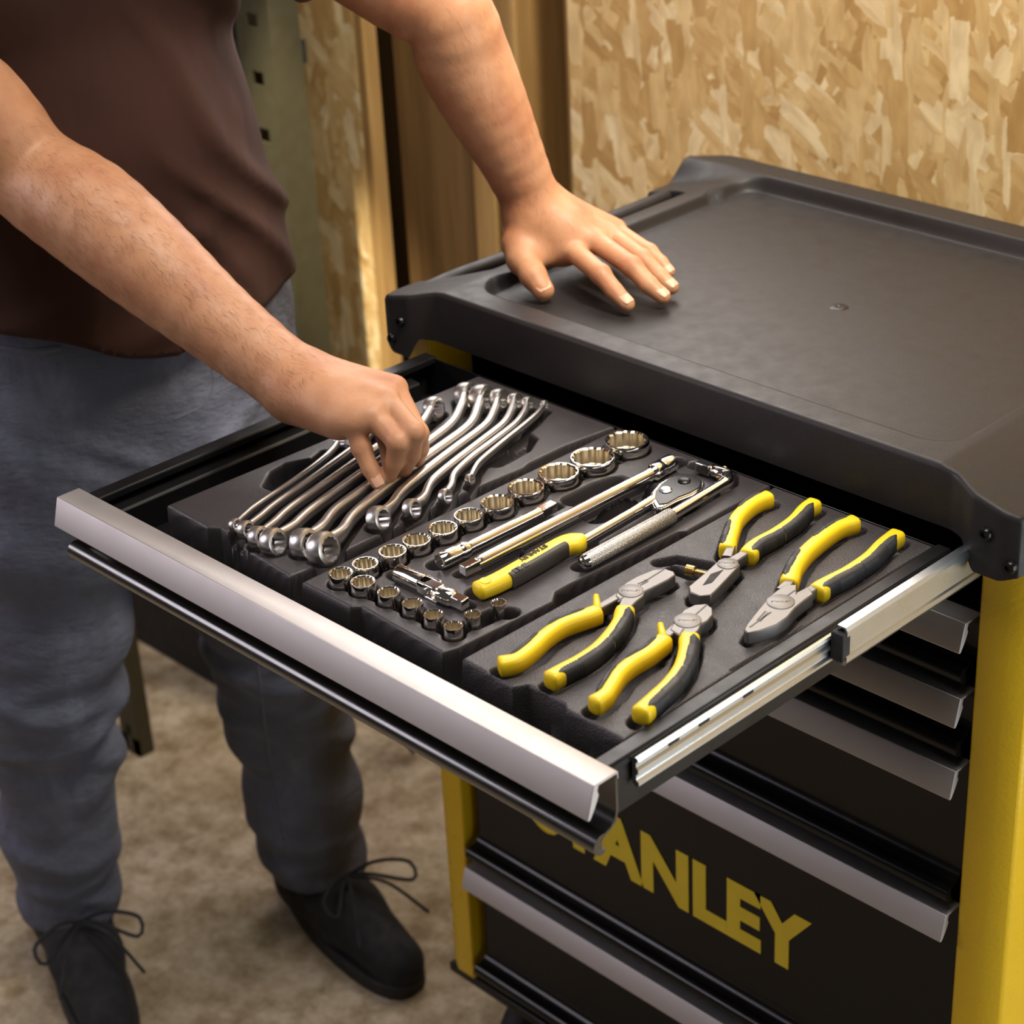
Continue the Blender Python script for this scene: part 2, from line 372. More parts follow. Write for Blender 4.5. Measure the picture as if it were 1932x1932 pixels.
# ------------------------------------------------------------------ smooth implicit bodies (one continuous surface)
def rcone(p, a, b, ra, rb):
    a = np.array(a); b = np.array(b); ba = b - a; l2 = ba @ ba; t = np.clip(((p - a) @ ba) / l2, 0, 1)
    return np.linalg.norm(p - a - t[..., None] * ba, axis=-1) - (ra + (rb - ra) * t)
class Implicit:
    def __init__(s): s.prims = []
    def cone(s, a, b, ra, rb, k=0.006, flat=None, sub=False):
        """flat = (axis, factor): the section is squeezed along axis"""
        s.prims.append((np.array(a, float), np.array(b, float), ra, rb, k, flat, sub)); return s
    def chain(s, pts, rads, k=0.006, flat=None):
        for i in range(len(pts) - 1): s.cone(pts[i], pts[i + 1], rads[i], rads[i + 1], k, flat)
        return s
    @staticmethod
    def ev(pr, p):
        a, b, ra, rb, k, flat, sub = pr
        if flat is None: return rcone(p, a, b, ra, rb)
        ax, fac = np.array(flat[0], float), flat[1]; ax = ax / np.linalg.norm(ax)
        sq = lambda q: q + np.multiply.outer(q @ ax, ax) * (1 / fac - 1)
        m = (a + b) / 2
        return rcone(sq(p - m), sq(a - m), sq(b - m), ra, rb) * (fac if fac < 1 else 1)
    def mesh(s, vox, disp=None, smooth=1):
        B = 8; bs = B * vox; pad = 0.03
        lo = np.min([np.minimum(q[0], q[1]) - max(q[2], q[3]) * (1 if q[5] is None else max(1, q[5][1])) for q in s.prims], 0) - pad
        hi = np.max([np.maximum(q[0], q[1]) + max(q[2], q[3]) * (1 if q[5] is None else max(1, q[5][1])) for q in s.prims], 0) + pad
        n = np.ceil((hi - lo) / bs).astype(int)
        bi = np.stack(np.meshgrid(*[np.arange(k) for k in n], indexing='ij'), -1).reshape(-1, 3)
        cen = lo + (bi + .5) * bs; hd = bs * .87
        dm = np.full(len(cen), 9.0); per = []
        for q in s.prims:
            d = s.ev(q, cen); per.append(d)
            if not q[6]: dm = np.minimum(dm, d)
        act = np.abs(dm) < hd + 0.022; bi = bi[act]; cen = cen[act]; per = [d[act] for d in per]
        g = np.stack(np.meshgrid(*[np.arange(B + 1)] * 3, indexing='ij'), -1).reshape(-1, 3)
        D = np.full((len(bi), len(g)), 1.0)
        for q, d in zip(s.prims, per):
            ix = np.nonzero(d < hd + 0.03 + q[4])[0]
            if not len(ix): continue
            p = lo + (bi[ix][:, None, :] * B + g[None]) * vox
            dv = s.ev(q, p); cur = D[ix]; k = q[4]
            if q[6]: h = np.maximum(k - np.abs(cur + dv), 0) / k; D[ix] = np.maximum(cur, -dv) + h * h * k / 4
            else: h = np.maximum(k - np.abs(cur - dv), 0) / k; D[ix] = np.minimum(cur, dv) - h * h * k / 4
        if disp is not None:
            for j in range(0, len(bi), 4000):
                p = lo + (bi[j:j + 4000, None, :] * B + g[None]) * vox; D[j:j + 4000] -= disp(p)
        D = D.reshape(-1, B + 1, B + 1, B + 1)
        neg = D < 0
        cs = [neg[:, i:i + B, j:j + B, k:k + B] for i in (0, 1) for j in (0, 1) for k in (0, 1)]
        cnt = np.sum(cs, 0); ac = (cnt > 0) & (cnt < 8); b_, i_, j_, k_ = np.nonzero(ac)
        G = bi[b_] * B + np.stack([i_, j_, k_], -1)
        num = np.zeros((len(G), 3)); den = np.zeros(len(G))
        cor = [(i, j, k) for i in (0, 1) for j in (0, 1) for k in (0, 1)]
        vals = {cq: D[b_, i_ + cq[0], j_ + cq[1], k_ + cq[2]] for cq in cor}
        for cq in cor:
            for ax in range(3):
                if cq[ax] == 0:
                    c2 = tuple(1 if q == ax else cq[q] for q in range(3)); v1, v2 = vals[cq], vals[c2]; m = (v1 < 0) != (v2 < 0)
                    t = np.where(m, v1 / np.where(m, v1 - v2, 1), 0); pos = np.array(cq, float)[None] + t[:, None] * np.eye(3)[ax]
                    num += pos * m[:, None]; den += m
        V = lo + (G + num / den[:, None]) * vox
        key = (G[:, 0].astype(np.int64) << 40) | (G[:, 1].astype(np.int64) << 20) | G[:, 2]
        od = np.argsort(key); ks = key[od]
        uq, first = np.unique(ks, return_index=True); ids = od[first]
        def look(g_):
            kk = (g_[:, 0].astype(np.int64) << 40) | (g_[:, 1].astype(np.int64) << 20) | g_[:, 2]
            pos = np.clip(np.searchsorted(uq, kk), 0, len(uq) - 1); ok = uq[pos] == kk; return np.where(ok, pos, -1)
        F = []
        c0 = vals[(0, 0, 0)] < 0
        for ax in range(3):
            e = np.eye(3, dtype=int); v2 = vals[tuple(e[ax])] < 0; m = c0 != v2; g_ = G[m]; fl = c0[m]
            a1, a2 = e[(ax + 1) % 3], e[(ax + 2) % 3]
            q = np.stack([look(g_), look(g_ - a1), look(g_ - a1 - a2), look(g_ - a2)], -1)
            ok = (q >= 0).all(1); q = q[ok]; fl = fl[ok]; q[~fl] = q[~fl][:, ::-1]; F.append(q)
        F = np.vstack(F); F = np.unique(F, axis=0); V = V[ids]
        for _ in range(smooth):
            acc = np.zeros_like(V); c_ = np.zeros(len(V))
            for a in range(4):
                np.add.at(acc, F[:, a], V[F[:, (a + 1) % 4]]); np.add.at(c_, F[:, a], 1)
            V = V * .4 + .6 * acc / np.maximum(c_, 1)[:, None]
        return V, F

# ------------------------------------------------------------------ the room
ZF = -Z0                                        # the floor
def box_obj(name, b, mat, parent=None, bevel=0, smooth=True): return MB().box(*b).build(name, mat, parent, bevel=bevel, smooth=smooth)
fl = box_obj('floor', (-4.2, 3.2, -3.4, 1.25, ZF - 0.05, ZF), 'concrete', smooth=False); tag(fl, 'speckled beige concrete workshop floor', kind='structure')
wall = box_obj('wall_back', (-0.385, 3.2, 1.000, 1.018, ZF, 1.9), 'osb_board', smooth=False)
tag(wall, 'golden strand board wall behind the tool cabinet', kind='structure')
# open framing left of the board: backing board, studs and an upright strand board strip, each a piece of the wall
box_obj('backing_board', (-4.2, -0.385, 1.115, 1.130, ZF, 1.9), 'timber_dark', wall, smooth=False)
for x0, x1, y0, y1, m in ((-0.412, -0.370, 1.020, 1.110, 'timber'), (-0.520, -0.478, 1.000, 1.095, 'timber'), (-0.572, -0.530, 1.000, 1.095, 'timber'),
                          (-0.728, -0.582, 1.010, 1.100, 'timber_dark'), (0.25, 0.292, 1.019, 1.112, 'timber'), (1.0, 1.042, 1.019, 1.112, 'timber')):
    box_obj('stud', (x0, x1, y0, y1, ZF, 1.9), m, wall, bevel=0.003)
box_obj('upright_board', (-0.915, -0.762, 0.975, 0.993, ZF, 1.9), 'osb_board', wall, bevel=0.001)
box_obj('stud', (-0.762, -0.744, 0.975, 1.000, ZF, 1.9), 'timber', wall, bevel=0.002)
wl = box_obj('wall_left', (-4.22, -4.2, -3.4, 1.13, ZF, 1.9), 'osb_board', smooth=False); tag(wl, 'strand board wall at the far side of the workshop', kind='structure')

# perforated steel rack behind the person
rack = empty('storage_rack', (-0.93, 0.74, ZF)); tag(rack, 'dark steel storage rack with perforated olive uprights behind the person', 'rack')
def upright(cx, cy, wx, wy, z1):
    m = MB(); t = 0.003
    # front web with round holes left open between cross pieces, plus two side flanges
    zs = ZF
    ux = wx / 2
    m.box(cx - ux, cx - ux + wx * .34, cy - t, cy, ZF, z1); m.box(cx + ux - wx * .34, cx + ux, cy - t, cy, ZF, z1)
    z = ZF + 0.03; m.box(cx - ux, cx + ux, cy - t, cy, ZF, z)
    while z < z1:
        m.box(cx - ux + wx * .34, cx + ux - wx * .34, cy - t, cy, z + 0.018, z + 0.075); z += 0.075
    m.box(cx - ux, cx - ux + t, cy, cy + wy, ZF, z1); m.box(cx + ux - t, cx + ux, cy, cy + wy, ZF, z1)
    return m.build('upright', 'olive_steel', rack, smooth=False)
ux = -0.7002
upright(ux - 0.045, 0.80, 0.070, 0.045, 1.5)
upright(-0.838, 0.515, 0.042, 0.022, -0.26)
upright(-1.60, 0.80, 0.070, 0.045, 1.5)
box_obj('back_panel', (-1.64, ux - 0.06, 0.86, 0.87, ZF + .02, 1.5), 'dark_board', rack, smooth=False)
for z in (ZF + 0.40, ZF + 0.95, 0.62):
    box_obj('shelf', (-1.64, ux - 0.02, 0.80, 0.86, z, z + 0.03), 'dark_board', rack, smooth=False)
box_obj('lower_bin', (-1.60, -0.735, 0.70, 0.80, ZF, ZF + 0.36), 'dark_board', rack, bevel=0.004)
MB().obox((-0.72, 0.60, -0.50), (1, 0.75, 0.10), (-0.75, 1, 0), (0, 0, 1), 0.155, 0.012, 0.022).build('cross_beam', 'timber_dark', rack, smooth=False)
MB().obox((-0.60, 0.70, -0.70), (0.55, 0.35, -0.9), (-0.35, 0.55, 0), (0, 0, 1), 0.20, 0.010, 0.012).build('brace', 'olive_steel', rack, smooth=False)

# ------------------------------------------------------------------ the tool cabinet
cab = empty('tool_cabinet', (0.3, 0.63, ZF)); tag(cab, 'black and yellow roller tool cabinet with its top drawer pulled out', 'tool cabinet')
YC = 0.4064                                       # how far the open drawer is pulled out
ZB = -0.775                                       # underside of the cabinet body
for sx, x0 in ((1, 0.606), (-1, -0.006)):
    xo = lambda d: x0 + sx * d
    post = [(xo(0), 0.414), (xo(0.026), 0.414), (xo(0.042), 0.424), (xo(0.044), 0.470), (xo(0), 0.470)]
    MB().prism(post, ZB, 0.030).build('corner_post', 'yellow_paint', cab, bevel=0.0025)
    rear = [(xo(0), 0.800), (xo(0.044), 0.800), (xo(0.044), 0.835), (xo(0.034), 0.845), (xo(0), 0.845)]
    MB().prism(rear, ZB, 0.030).build('corner_post', 'yellow_paint', cab, bevel=0.0025)
    a, b = sorted((xo(0.030), xo(0.034)))
    box_obj('side_panel', (a, b, 0.468, 0.802, ZB, 0.030), 'yellow_paint', cab)
    a, b = sorted((xo(0.0), xo(0.003)))
    box_obj('inner_wall', (a, b, 0.470, 0.840, ZB, 0.030), 'black_satin', cab)
box_obj('back_panel', (-0.006, 0.606, 0.838, 0.843, ZB, 0.030), 'black_satin', cab)
box_obj('bottom_panel', (-0.050, 0.650, 0.416, 0.845, ZB - 0.012, ZB), 'black_satin', cab, bevel=0.002)
box_obj('top_rail', (-0.006, 0.606, 0.428, 0.440, 0.006, 0.030), 'black_satin', cab)
for cx in (0.03, 0.57):
    for cy in (0.47, 0.79):
        w = MB().lathe([(0.014, -0.014), (0.044, -0.014), (0.048, -0.009), (0.048, 0.009), (0.044, 0.014), (0.014, 0.014)], (cx, cy, ZF + 0.048), (1, 0, 0), 28).build('castor_wheel', 'rubber', cab)
        fk = MB().box(cx - .022, cx - .018, cy - .02, cy + .02, ZF + .045, ZB - .012).box(cx + .018, cx + .022, cy - .02, cy + .02, ZF + .045, ZB - .012).box(cx - .03, cx + .03, cy - .03, cy + .03, ZB - .016, ZB - .012).build('castor_fork', 'zinc_steel', w, smooth=False)
# handle rail (aluminium profile) and drawer front (rolled lower lip)
HP = [(0.0000, -0.0006), (0.0006, 0.0), (0.0212, 0.0), (0.0224, -0.0010), (0.0226, -0.0062), (0.0214, -0.0064), (0.0210, -0.0022), (0.0045, -0.0022),
      (0.0034, -0.0060), (0.0046, -0.0090), (0.0030, -0.0128), (0.0004, -0.0178), (-0.0034, -0.0238), (-0.0050, -0.0246), (-0.0065, -0.0238)]
def handle(parent, dy, dz, mat='aluminium'):
    return MB().extrude_x([(y + dy, z + dz) for y, z in HP], 0.0, 0.6).build('handle', mat, parent, bevel=0.0004, seg=1)
def front(parent, dy, ztop, zbot):
    lip = [(0.0206, zbot + 0.0270), (0.0190, zbot + 0.0205), (0.0150, zbot + 0.0168), (0.0105, zbot + 0.0154)]
    for a in range(70, 281, 21): lip.append((0.0070 + 0.0078 * math.cos(math.radians(a)) , zbot + 0.0078 + 0.0078 * math.sin(math.radians(a))))
    ins = [(0.0100, zbot + 0.0030), (0.0070, zbot + 0.0030), (0.0065, zbot + 0.0118), (0.0140, zbot + 0.0145), (0.0205, zbot + 0.0185), (0.0226, zbot + 0.0270)]
    prof = [(0.0206, ztop)] + lip + ins + [(0.0226, ztop)]
    return MB().extrude_x([(y + dy, z) for y, z in prof], 0.004, 0.599).build('front_panel', 'drawer_paint' if dy == 0 else 'black_paint', parent, sharp=50)
def drawer(dy, z, h, is_open=False):
    zb = z - h + 0.0108
    d = MB(); y0, y1 = dy + 0.0226, dy + 0.395; t = 0.0012
    zbx = z - h + 0.0245
    if is_open:
        d.box(0.014, 0.588, y0, y1, zbx, zbx + t)                                  # floor
        for xa, xb, fa, fb in ((0.012, 0.014, 0.010, 0.026), (0.588, 0.590, 0.578, 0.5915)):
            d.box(xa, xb, y0, y1, zbx, z - 0.0022)                                 # side
            d.extrude_y([(fa, z - 0.0030), (fa + 0.0012, z - 0.0016), (fb - 0.0012, z - 0.0016), (fb, z - 0.0030), (fb, z - 0.008), (fb - .001, z - .008), (fb - 0.001, z - 0.0034), (fa + .001, z - 0.0034), (fa + .001, z - .008), (fa, z - .008)], y0, y1)
        d.box(0.014, 0.588, y1 - t, y1, zbx, z - 0.004)
        # stepped ledge of the left wall
        d.extrude_y([(0.014, z - 0.0135), (0.034, z - 0.0150), (0.036, z - 0.0170), (0.036, zbx), (0.014, zbx)], y0, y1 - 0.03)
    else:
        d.box(0.014, 0.588, y0, dy + 0.36, zbx, z - 0.008)
    o = d.build('drawer', 'black_satin' if is_open else 'black_satin', cab, bevel=0.0006, seg=1)
    front(o, dy, z - 0.0022, zb); handle(o, dy, z)
    return o
open_drawer = drawer(0.0, 0.0, 0.068, True); open_drawer['label'] = 'open black drawer with an aluminium pull rail'
# ball-bearing slides: profile of the drawer member and of the wider cabinet member
def slide(side):
    x = (lambda v: v) if side > 0 else (lambda v: 0.602 - v)
    m = MB()
    def pr(prof, y0, y1):
        p = [(x(a), b) for a, b in prof]; m.extrude_y(p if side > 0 else p[::-1], y0, y1)
    pr([(0.5915, -0.0060), (0.5945, -0.0042), (0.5965, -0.0046), (0.5972, -0.0068), (0.5950, -0.0082), (0.5950, -0.0118), (0.5968, -0.0136), (0.5968, -0.0160), (0.5950, -0.0178), (0.5950, -0.0215),
        (0.5972, -0.0230), (0.5972, -0.0252), (0.5945, -0.0268), (0.5915, -0.0250)], 0.044, 0.395)
    o = m.build('slide', 'zinc_steel', open_drawer, sharp=25)
    m = MB()
    pr([(0.5990, -0.0010), (0.6025, 0.0022), (0.6050, 0.0020), (0.6062, -0.0010), (0.6040, -0.0040), (0.6040, -0.0200), (0.6062, -0.0235), (0.6050, -0.0262), (0.6025, -0.0264), (0.5990, -0.0235), (0.5980, -0.0235), (0.5982, -0.0275),
        (0.6058, -0.0275), (0.6075, -0.0245), (0.6075, -0.0205), (0.6062, -0.0190), (0.6062, -0.0050), (0.6075, -0.0035), (0.6075, 0.0005), (0.6058, 0.0035), (0.5990, 0.0035), (0.5980, -0.0010)], 0.247, 0.62)
    m.build('slide_outer', 'zinc_steel', open_drawer, sharp=25)
    m = MB(); a, b = sorted((x(0.5958), x(0.6068)))
    m.box(a, b, 0.243, 0.252, -0.0235, -0.001); m.build('slide_stop', 'rubber', open_drawer, bevel=0.001)
    for y in (0.075, 0.105, 0.150):
        a, b = sorted((x(0.5948), x(0.5956))); MB().box(a, b, y, y + 0.010, -0.0112, -0.0088).build('slide_slot', 'black_satin', open_drawer, smooth=False)
slide(1)
for k in (1, 2): drawer(YC, -0.0681 * k, 0.0681)
drawer(YC, -0.2043, 0.1435)
d5 = drawer(YC, -0.3478, 0.262)
text('lettering', 'STANLEY', 0.0875, 'yellow_print', (0.266, YC + 0.0200, -0.489), (1, 0, 0), (0, 0, 1), d5, 0.0004, 0.0040, 0.96, 1.02)
drawer(YC, -0.6098, 0.160)

# moulded worktop: a height field with a shallow recess, raised back rim, corner legs and skirt
def worktop():
    def yf(x):
        t = np.minimum(x + 0.010, 0.610 - x)                                        # negative over the legs
        return 0.3935 + 0.0100 * sstep(0.0, 0.030, t) + 0.012 * sstep(0.020, 0.055, -t)
    def yb(x): t = np.minimum(x + 0.055, 0.655 - x); return 0.862 - 0.022 * (1 - sstep(0, 0.05, t))
    nx, ny = 300, 200
    u = np.linspace(0, 1, nx); v = np.linspace(0, 1, ny)
    ease = lambda q: q + 0.06 * np.sin(2 * np.pi * q) * -1                         # denser towards the rims
    u, v = ease(u), ease(v); U, Vv = np.meshgrid(u, v, indexing='ij')
    yy = 0.395 + 0.465 * Vv
    # plan outline of the left side: corner, scallop behind the grab bar, back corner
    xl = -0.052 + 0.066 * sstep(0.436, 0.475, yy) * (1 - sstep(0.750, 0.790, yy)) + 0.006 * (1 - sstep(0.395, 0.410, yy))
    xr = 0.652 - 0.006 * (1 - sstep(0.395, 0.410, yy))
    X = xl + (xr - xl) * U
    Y = yf(X) + (yb(X) - yf(X)) * Vv
    tx = np.clip(np.maximum(0.030 - X, X - 0.570) / 0.085, 0, 1)
    Z = 0.0585 - 0.021 * tx ** 1.15
    rim = sstep(0.800, 0.835, Y); Z = Z + rim * (0.0055 + 0.018 * tx)
    # recess
    rx0, rx1, ry0, ry1, rr = 0.040, 0.560, 0.432, 0.828, 0.030
    qx = np.maximum(np.maximum(rx0 + rr - X, X - rx1 + rr), 0); qy = np.maximum(np.maximum(ry0 + rr - Y, Y - ry1 + rr), 0)
    d = np.hypot(qx, qy) - rr; d = np.where((qx == 0) & (qy == 0), np.maximum(np.maximum(rx0 - X, X - rx1), np.maximum(ry0 - Y, Y - ry1)), d)
    s = 1 - sstep(-0.0070, 0.0010, d)
    Z = Z * (1 - s) + 0.0478 * s
    # edge rounding
    e = np.minimum(np.minimum(X - xl, xr - X), np.minimum(Y - yf(X), yb(X) - Y)); Z = Z - fillet(np.maximum(e, 0), 0.0045)
    V = [tuple(p) for p in np.stack([X, Y, Z], -1).reshape(-1, 3)]; I = np.arange(nx * ny).reshape(nx, ny)
    F = np.stack([I[:-1, :-1], I[1:, :-1], I[1:, 1:], I[:-1, 1:]], -1).reshape(-1, 4).tolist()
    ring = list(I[:, 0]) + list(I[-1, 1:]) + list(I[-2::-1, -1]) + list(I[0, -2:0:-1])
    base = len(V)
    for r in ring:
        x, y, _ = V[r]
        leg = sstep(0.004, -0.012, min(x, 0.600 - x)) * (1 - sstep(0.440, 0.462, y))
        leg = max(leg, sstep(0.004, -0.012, min(x, 0.600 - x)) * sstep(0.80, 0.82, y))
        tip = 0.006 * sstep(-0.030, -0.052, min(x, 0.600 - x))
        side = sstep(0.0, -0.02, min(x, .6 - x))
        V.append((x, y, 0.0085 - 0.0215 * leg + tip * leg + 0.012 * side * (1 - leg)))
    n = len(ring)
    for i in range(n): F.append([ring[i], base + i, base + (i + 1) % n, ring[(i + 1) % n]])
    o = mobj('worktop', V, F, 'lid_plastic', cab, sharp=70)
    # underside
    m = MB().box(-0.03, 0.63, 0.425, 0.845, 0.030, 0.036).build('worktop_core', 'black_satin', cab, smooth=False)
    for sx in (0,):
        fx = (lambda q: q) if sx == 0 else (lambda q: 0.6 - q)
        pts = [(fx(-0.030), 0.436, 0.036), (fx(-0.026), 0.470, 0.0395), (fx(-0.022), 0.53, 0.0405), (fx(-0.020), 0.62, 0.0405), (fx(-0.018), 0.70, 0.0405), (fx(-0.020), 0.760, 0.0400), (fx(-0.026), 0.795, 0.036)]
        MB().sweep(spline(pts, 30), circ(14, 0.0085, 0.0085)).build('grab_bar', 'lid_plastic', cab)
    sc = MB().lathe([(0.0001, 0.0003), (0.0025, 0.0003), (0.0032, 0.0009), (0.0070, 0.0009), (0.0085, 0.0)], (0.313, 0.622, 0.0478), (0, 0, 1), 24, cap0=False).build('screw', 'black_satin', cab)
    for x, y, z in ((0.6205, 0.392, 0.022), (0.6405, 0.395, 0.0005), (-0.0185, 0.392, 0.022), (-0.0335, 0.393, 0.0005)):
        MB().lathe([(0.0052, 0.004), (0.0052, -0.0012), (0.0044, -0.0022), (0.0026, -0.0022), (0.0022, -0.0006), (0.0001, -0.0006)], (x, y, z), (0, 1, 0), 20, cap0=False, cap1=False).build('screw', 'black_paint', cab)
worktop()

# ------------------------------------------------------------------ ring wrenches (lying on edge: front ring, cranked shaft, back ring)
def star(k_in):                                   # twelve-point bore: modulates only the inner rings of a lathe
    def f(k, th):
        if k not in k_in: return 1.0
        ph = (th * 12 / (2 * math.pi)) % 1.0; return 1.0 + 0.11 * (1 - abs(2 * ph - 1)) - 0.03
    return f
def ring_mesh(m, c, axis, R, t, ri):
    pr = [(ri, -t / 2), (R * .80, -t / 2), (R * .93, -t * .44), (R, -t * .25), (R, t * .25), (R * .93, t * .44), (R * .80, t / 2), (ri, t / 2)]
    n = 48; a = Vector(axis).normalized(); q = a.to_track_quat('Z', 'X').to_matrix(); v = []; st = star((0, 7))
    for k, (r, h) in enumerate(pr):
        for j in range(n):
            th = 2 * math.pi * j / n; rr = r * st(k, th); v.append(Vector(c) + q @ Vector((rr * math.cos(th), rr * math.sin(th), h)))
    f = []
    K = len(pr)
    for k in range(K):
        for j in range(n): f.append((k * n + j, k * n + (j + 1) % n, ((k + 1) % K) * n + (j + 1) % n, ((k + 1) % K) * n + j))
    m.add(v, f)
WR = [  # path on the tray (front ring -> back ring), front ring radius, shaft half height
    ([(0.15747, 0.06201), (0.15012, 0.07751), (0.14434, 0.09394), (0.13213, 0.1448), (0.12096, 0.18043), (0.11193, 0.19994), (0.10385, 0.21318)], 0.0052, 0.0026),
    ([(0.17029, 0.06258), (0.16198, 0.08367), (0.15442, 0.10487), (0.14214, 0.15156), (0.12748, 0.20197), (0.12001, 0.228), (0.10671, 0.24953)], 0.0070, 0.0031),
    ([(0.18852, 0.06107), (0.1778, 0.08624), (0.16861, 0.10973), (0.15585, 0.15895), (0.14284, 0.20829), (0.13466, 0.24111), (0.11792, 0.26804)], 0.0086, 0.0036),
    ([(0.20268, 0.0638), (0.19497, 0.08931), (0.18416, 0.11699), (0.16713, 0.17969), (0.15182, 0.23988), (0.13478, 0.27745), (0.11828, 0.30807)], 0.0105, 0.0040),
    ([(0.22333, 0.07772), (0.21432, 0.10197), (0.19935, 0.12988), (0.18766, 0.17339), (0.16758, 0.25172), (0.15482, 0.2941), (0.13629, 0.32296), (0.11956, 0.34512)], 0.0115, 0.0044),
    ([(0.2409, 0.08167), (0.2316, 0.10722), (0.21601, 0.135), (0.20111, 0.18065), (0.18534, 0.23955), (0.16984, 0.29973), (0.15032, 0.32985), (0.13594, 0.34894)], 0.0128, 0.0045),
    ([(0.23608, 0.14156), (0.22718, 0.16332), (0.21526, 0.18526), (0.20285, 0.22357), (0.19126, 0.26623), (0.179, 0.3119), (0.16296, 0.33796), (0.14876, 0.35711)], 0.0098, 0.0040),
    ([(0.24336, 0.16994), (0.23646, 0.18907), (0.22129, 0.2116), (0.20962, 0.24704), (0.19868, 0.28784), (0.18817, 0.32409), (0.17426, 0.34731), (0.16225, 0.36345)], 0.0078, 0.0036),
    ([(0.24793, 0.20158), (0.23738, 0.21818), (0.22446, 0.23417), (0.2137, 0.26331), (0.20549, 0.29574), (0.19578, 0.33041), (0.18514, 0.35163), (0.17352, 0.36798)], 0.0060, 0.0030),
    ([(0.24135, 0.23469), (0.23085, 0.25003), (0.22366, 0.26393), (0.21376, 0.29601), (0.20561, 0.32494), (0.19665, 0.35417), (0.19059, 0.36787), (0.18723, 0.37455)], 0.0044, 0.0025)]
ORD = ['leftmost', 'second from the left', 'third from the left', 'fourth from the left', 'fifth from the left', 'sixth from the left', 'seventh from the left', 'eighth from the left', 'ninth from the left', 'rightmost']
wr_paths = []
for i, (pth, R, hh) in enumerate(WR):
    R *= 1.10; hh *= 1.22
    P = np.array(pth); dirv = P[-3] - P[2]; dirv /= np.linalg.norm(dirv); nrm = np.array([dirv[1], -dirv[0]])     # toward +x, -y
    zc = 0.0035; lift = 0.0
    w = empty('ring_wrench', (float(P[0][0]), float(P[0][1]), zc - R))
    tag(w, 'satin chrome offset ring wrench, %s in the fan of wrenches' % ORD[i], 'wrench', 'ring wrenches in the left tray')
    c0 = np.array([*P[0], zc]); c1 = np.array([*P[-1], zc + lift])
    Q = np.array([[*p, zc] for p in P]); a = Q[1] - Q[0]; a /= np.linalg.norm(a); b = Q[-2] - Q[-1]; b /= np.linalg.norm(b)
    Q[0] = Q[0] + a * R * .80; R2 = R * (0.93 if i > 0 else 1.0); Q[-1] = Q[-1] + b * R2 * .80
    sp = spline(Q, 46); n = len(sp)
    sc = []
    for k in range(n):
        t = k / (n - 1); e = min(t, 1 - t) / 0.09; e = min(1.0, e)
        hk = hh * e + (R * .62) * (1 - e); wk = hh * .78 * e + hh * .70 * (1 - e); sc.append((wk, hk))
    m = MB().sweep(sp, circ(16, 1, 1, 2.6), sc); m.build('shaft', 'satin_chrome', w)
    for cc, RR, ang in ((c0, R, 0.30), (c1, R2, 0.22)):
        ax = np.array([nrm[0], nrm[1], ang]); m = MB(); ring_mesh(m, cc, ax, RR, RR * 1.02, RR * .66); m.build('ring', 'satin_chrome', w, sharp=35)
    k = int(n * .56); d_ = sp[k + 1] - sp[k - 1]; sidev = np.array([nrm[0], nrm[1], 0])
    nv = (sidev * .55 + np.array([0, 0, .83])); pos = sp[k] + sidev * hh * .55 * .78 + np.array([0, 0, 1]) * hh * .84 + nv * 0.0001
    upv = Vector(nv).cross(Vector(d_))
    if hh > .003: text('engraved_mark', 'STANLEY', hh * .62, 'engraving', pos, d_, upv, w, 0.00005, 0.0, 1.3)
    wr_paths.append((P, R, hh))

# ------------------------------------------------------------------ twelve-point sockets
SK = [  # centre of the top rim on the tray, outer radius
    [(0.29151, 0.36608, 0.01862), (0.29123, 0.32524, 0.01845), (0.28867, 0.28799, 0.01675), (0.28757, 0.25225, 0.01472), (0.28902, 0.21897, 0.01361), (0.2875, 0.1898, 0.01181), (0.28772, 0.16215, 0.01162), (0.28613, 0.13629, 0.01117), (0.28566, 0.1124, 0.01076), (0.28453, 0.08624, 0.01006), (0.28164, 0.06481, 0.00932)],
    [(0.30272, 0.06812, 0.00952), (0.32857, 0.07049, 0.00862), (0.35372, 0.07118, 0.00793), (0.37716, 0.07036, 0.00749), (0.39925, 0.06882, 0.00707), (0.398, 0.08888, 0.00626), (0.40021, 0.11233, 0.00578)]]
names1 = ['largest socket at the back end of the long row', 'second socket from the back', 'third socket from the back', 'fourth socket from the back', 'fifth socket from the back', 'sixth socket from the back, middle of the long row',
          'seventh socket from the back', 'eighth socket from the back', 'ninth socket from the back', 'tenth socket from the back', 'front corner socket ending the long row']
names2 = ['first of the short front row beside the corner socket', 'second of the short front row', 'third of the short front row', 'fourth of the short front row', 'fifth of the short front row at the tray corner',
          'second smallest, just past the front tray corner', 'smallest socket, standing in the oval pocket']
for row, nm, zt in ((SK[0], names1, 0.006), (SK[1], names2, 0.005)):
    for (x, y, r), lab in zip(row, nm):
        hgt = 0.027 if r > 0.0085 else 0.025; ri = r * .80
        prof = [(r * .80, 0), (r * .86, .001), (r * .86, hgt * .45), (r * .97, hgt * .56), (r, hgt * .62), (r, hgt - .0012), (r * .965, hgt), (ri * 1.10, hgt), (ri, hgt - .0010)]
        lob = lambda ks: (lambda k, th: 1.0 + (.085 * abs(math.sin(6 * th)) - .02 if k in ks else 0))
        o = MB().lathe(prof, (x, y, zt - hgt), (0, 0, 1), 96, lob((7, 8)), cap1=False).build('socket', 'socket_chrome', None, sharp=32, origin=(x, y, zt - hgt))
        MB().lathe([(ri, hgt - .0010), (ri * .985, hgt * .50), (ri * .8, hgt * .45), (1e-4, hgt * .45)], (x, y, zt - hgt), (0, 0, 1), 96, lob((0, 1)), cap0=False, cap1=False).build('bore', 'bore_steel', o, sharp=50)
        tag(o, 'chrome twelve-point socket, ' + lab, 'socket', 'sockets in the middle tray')

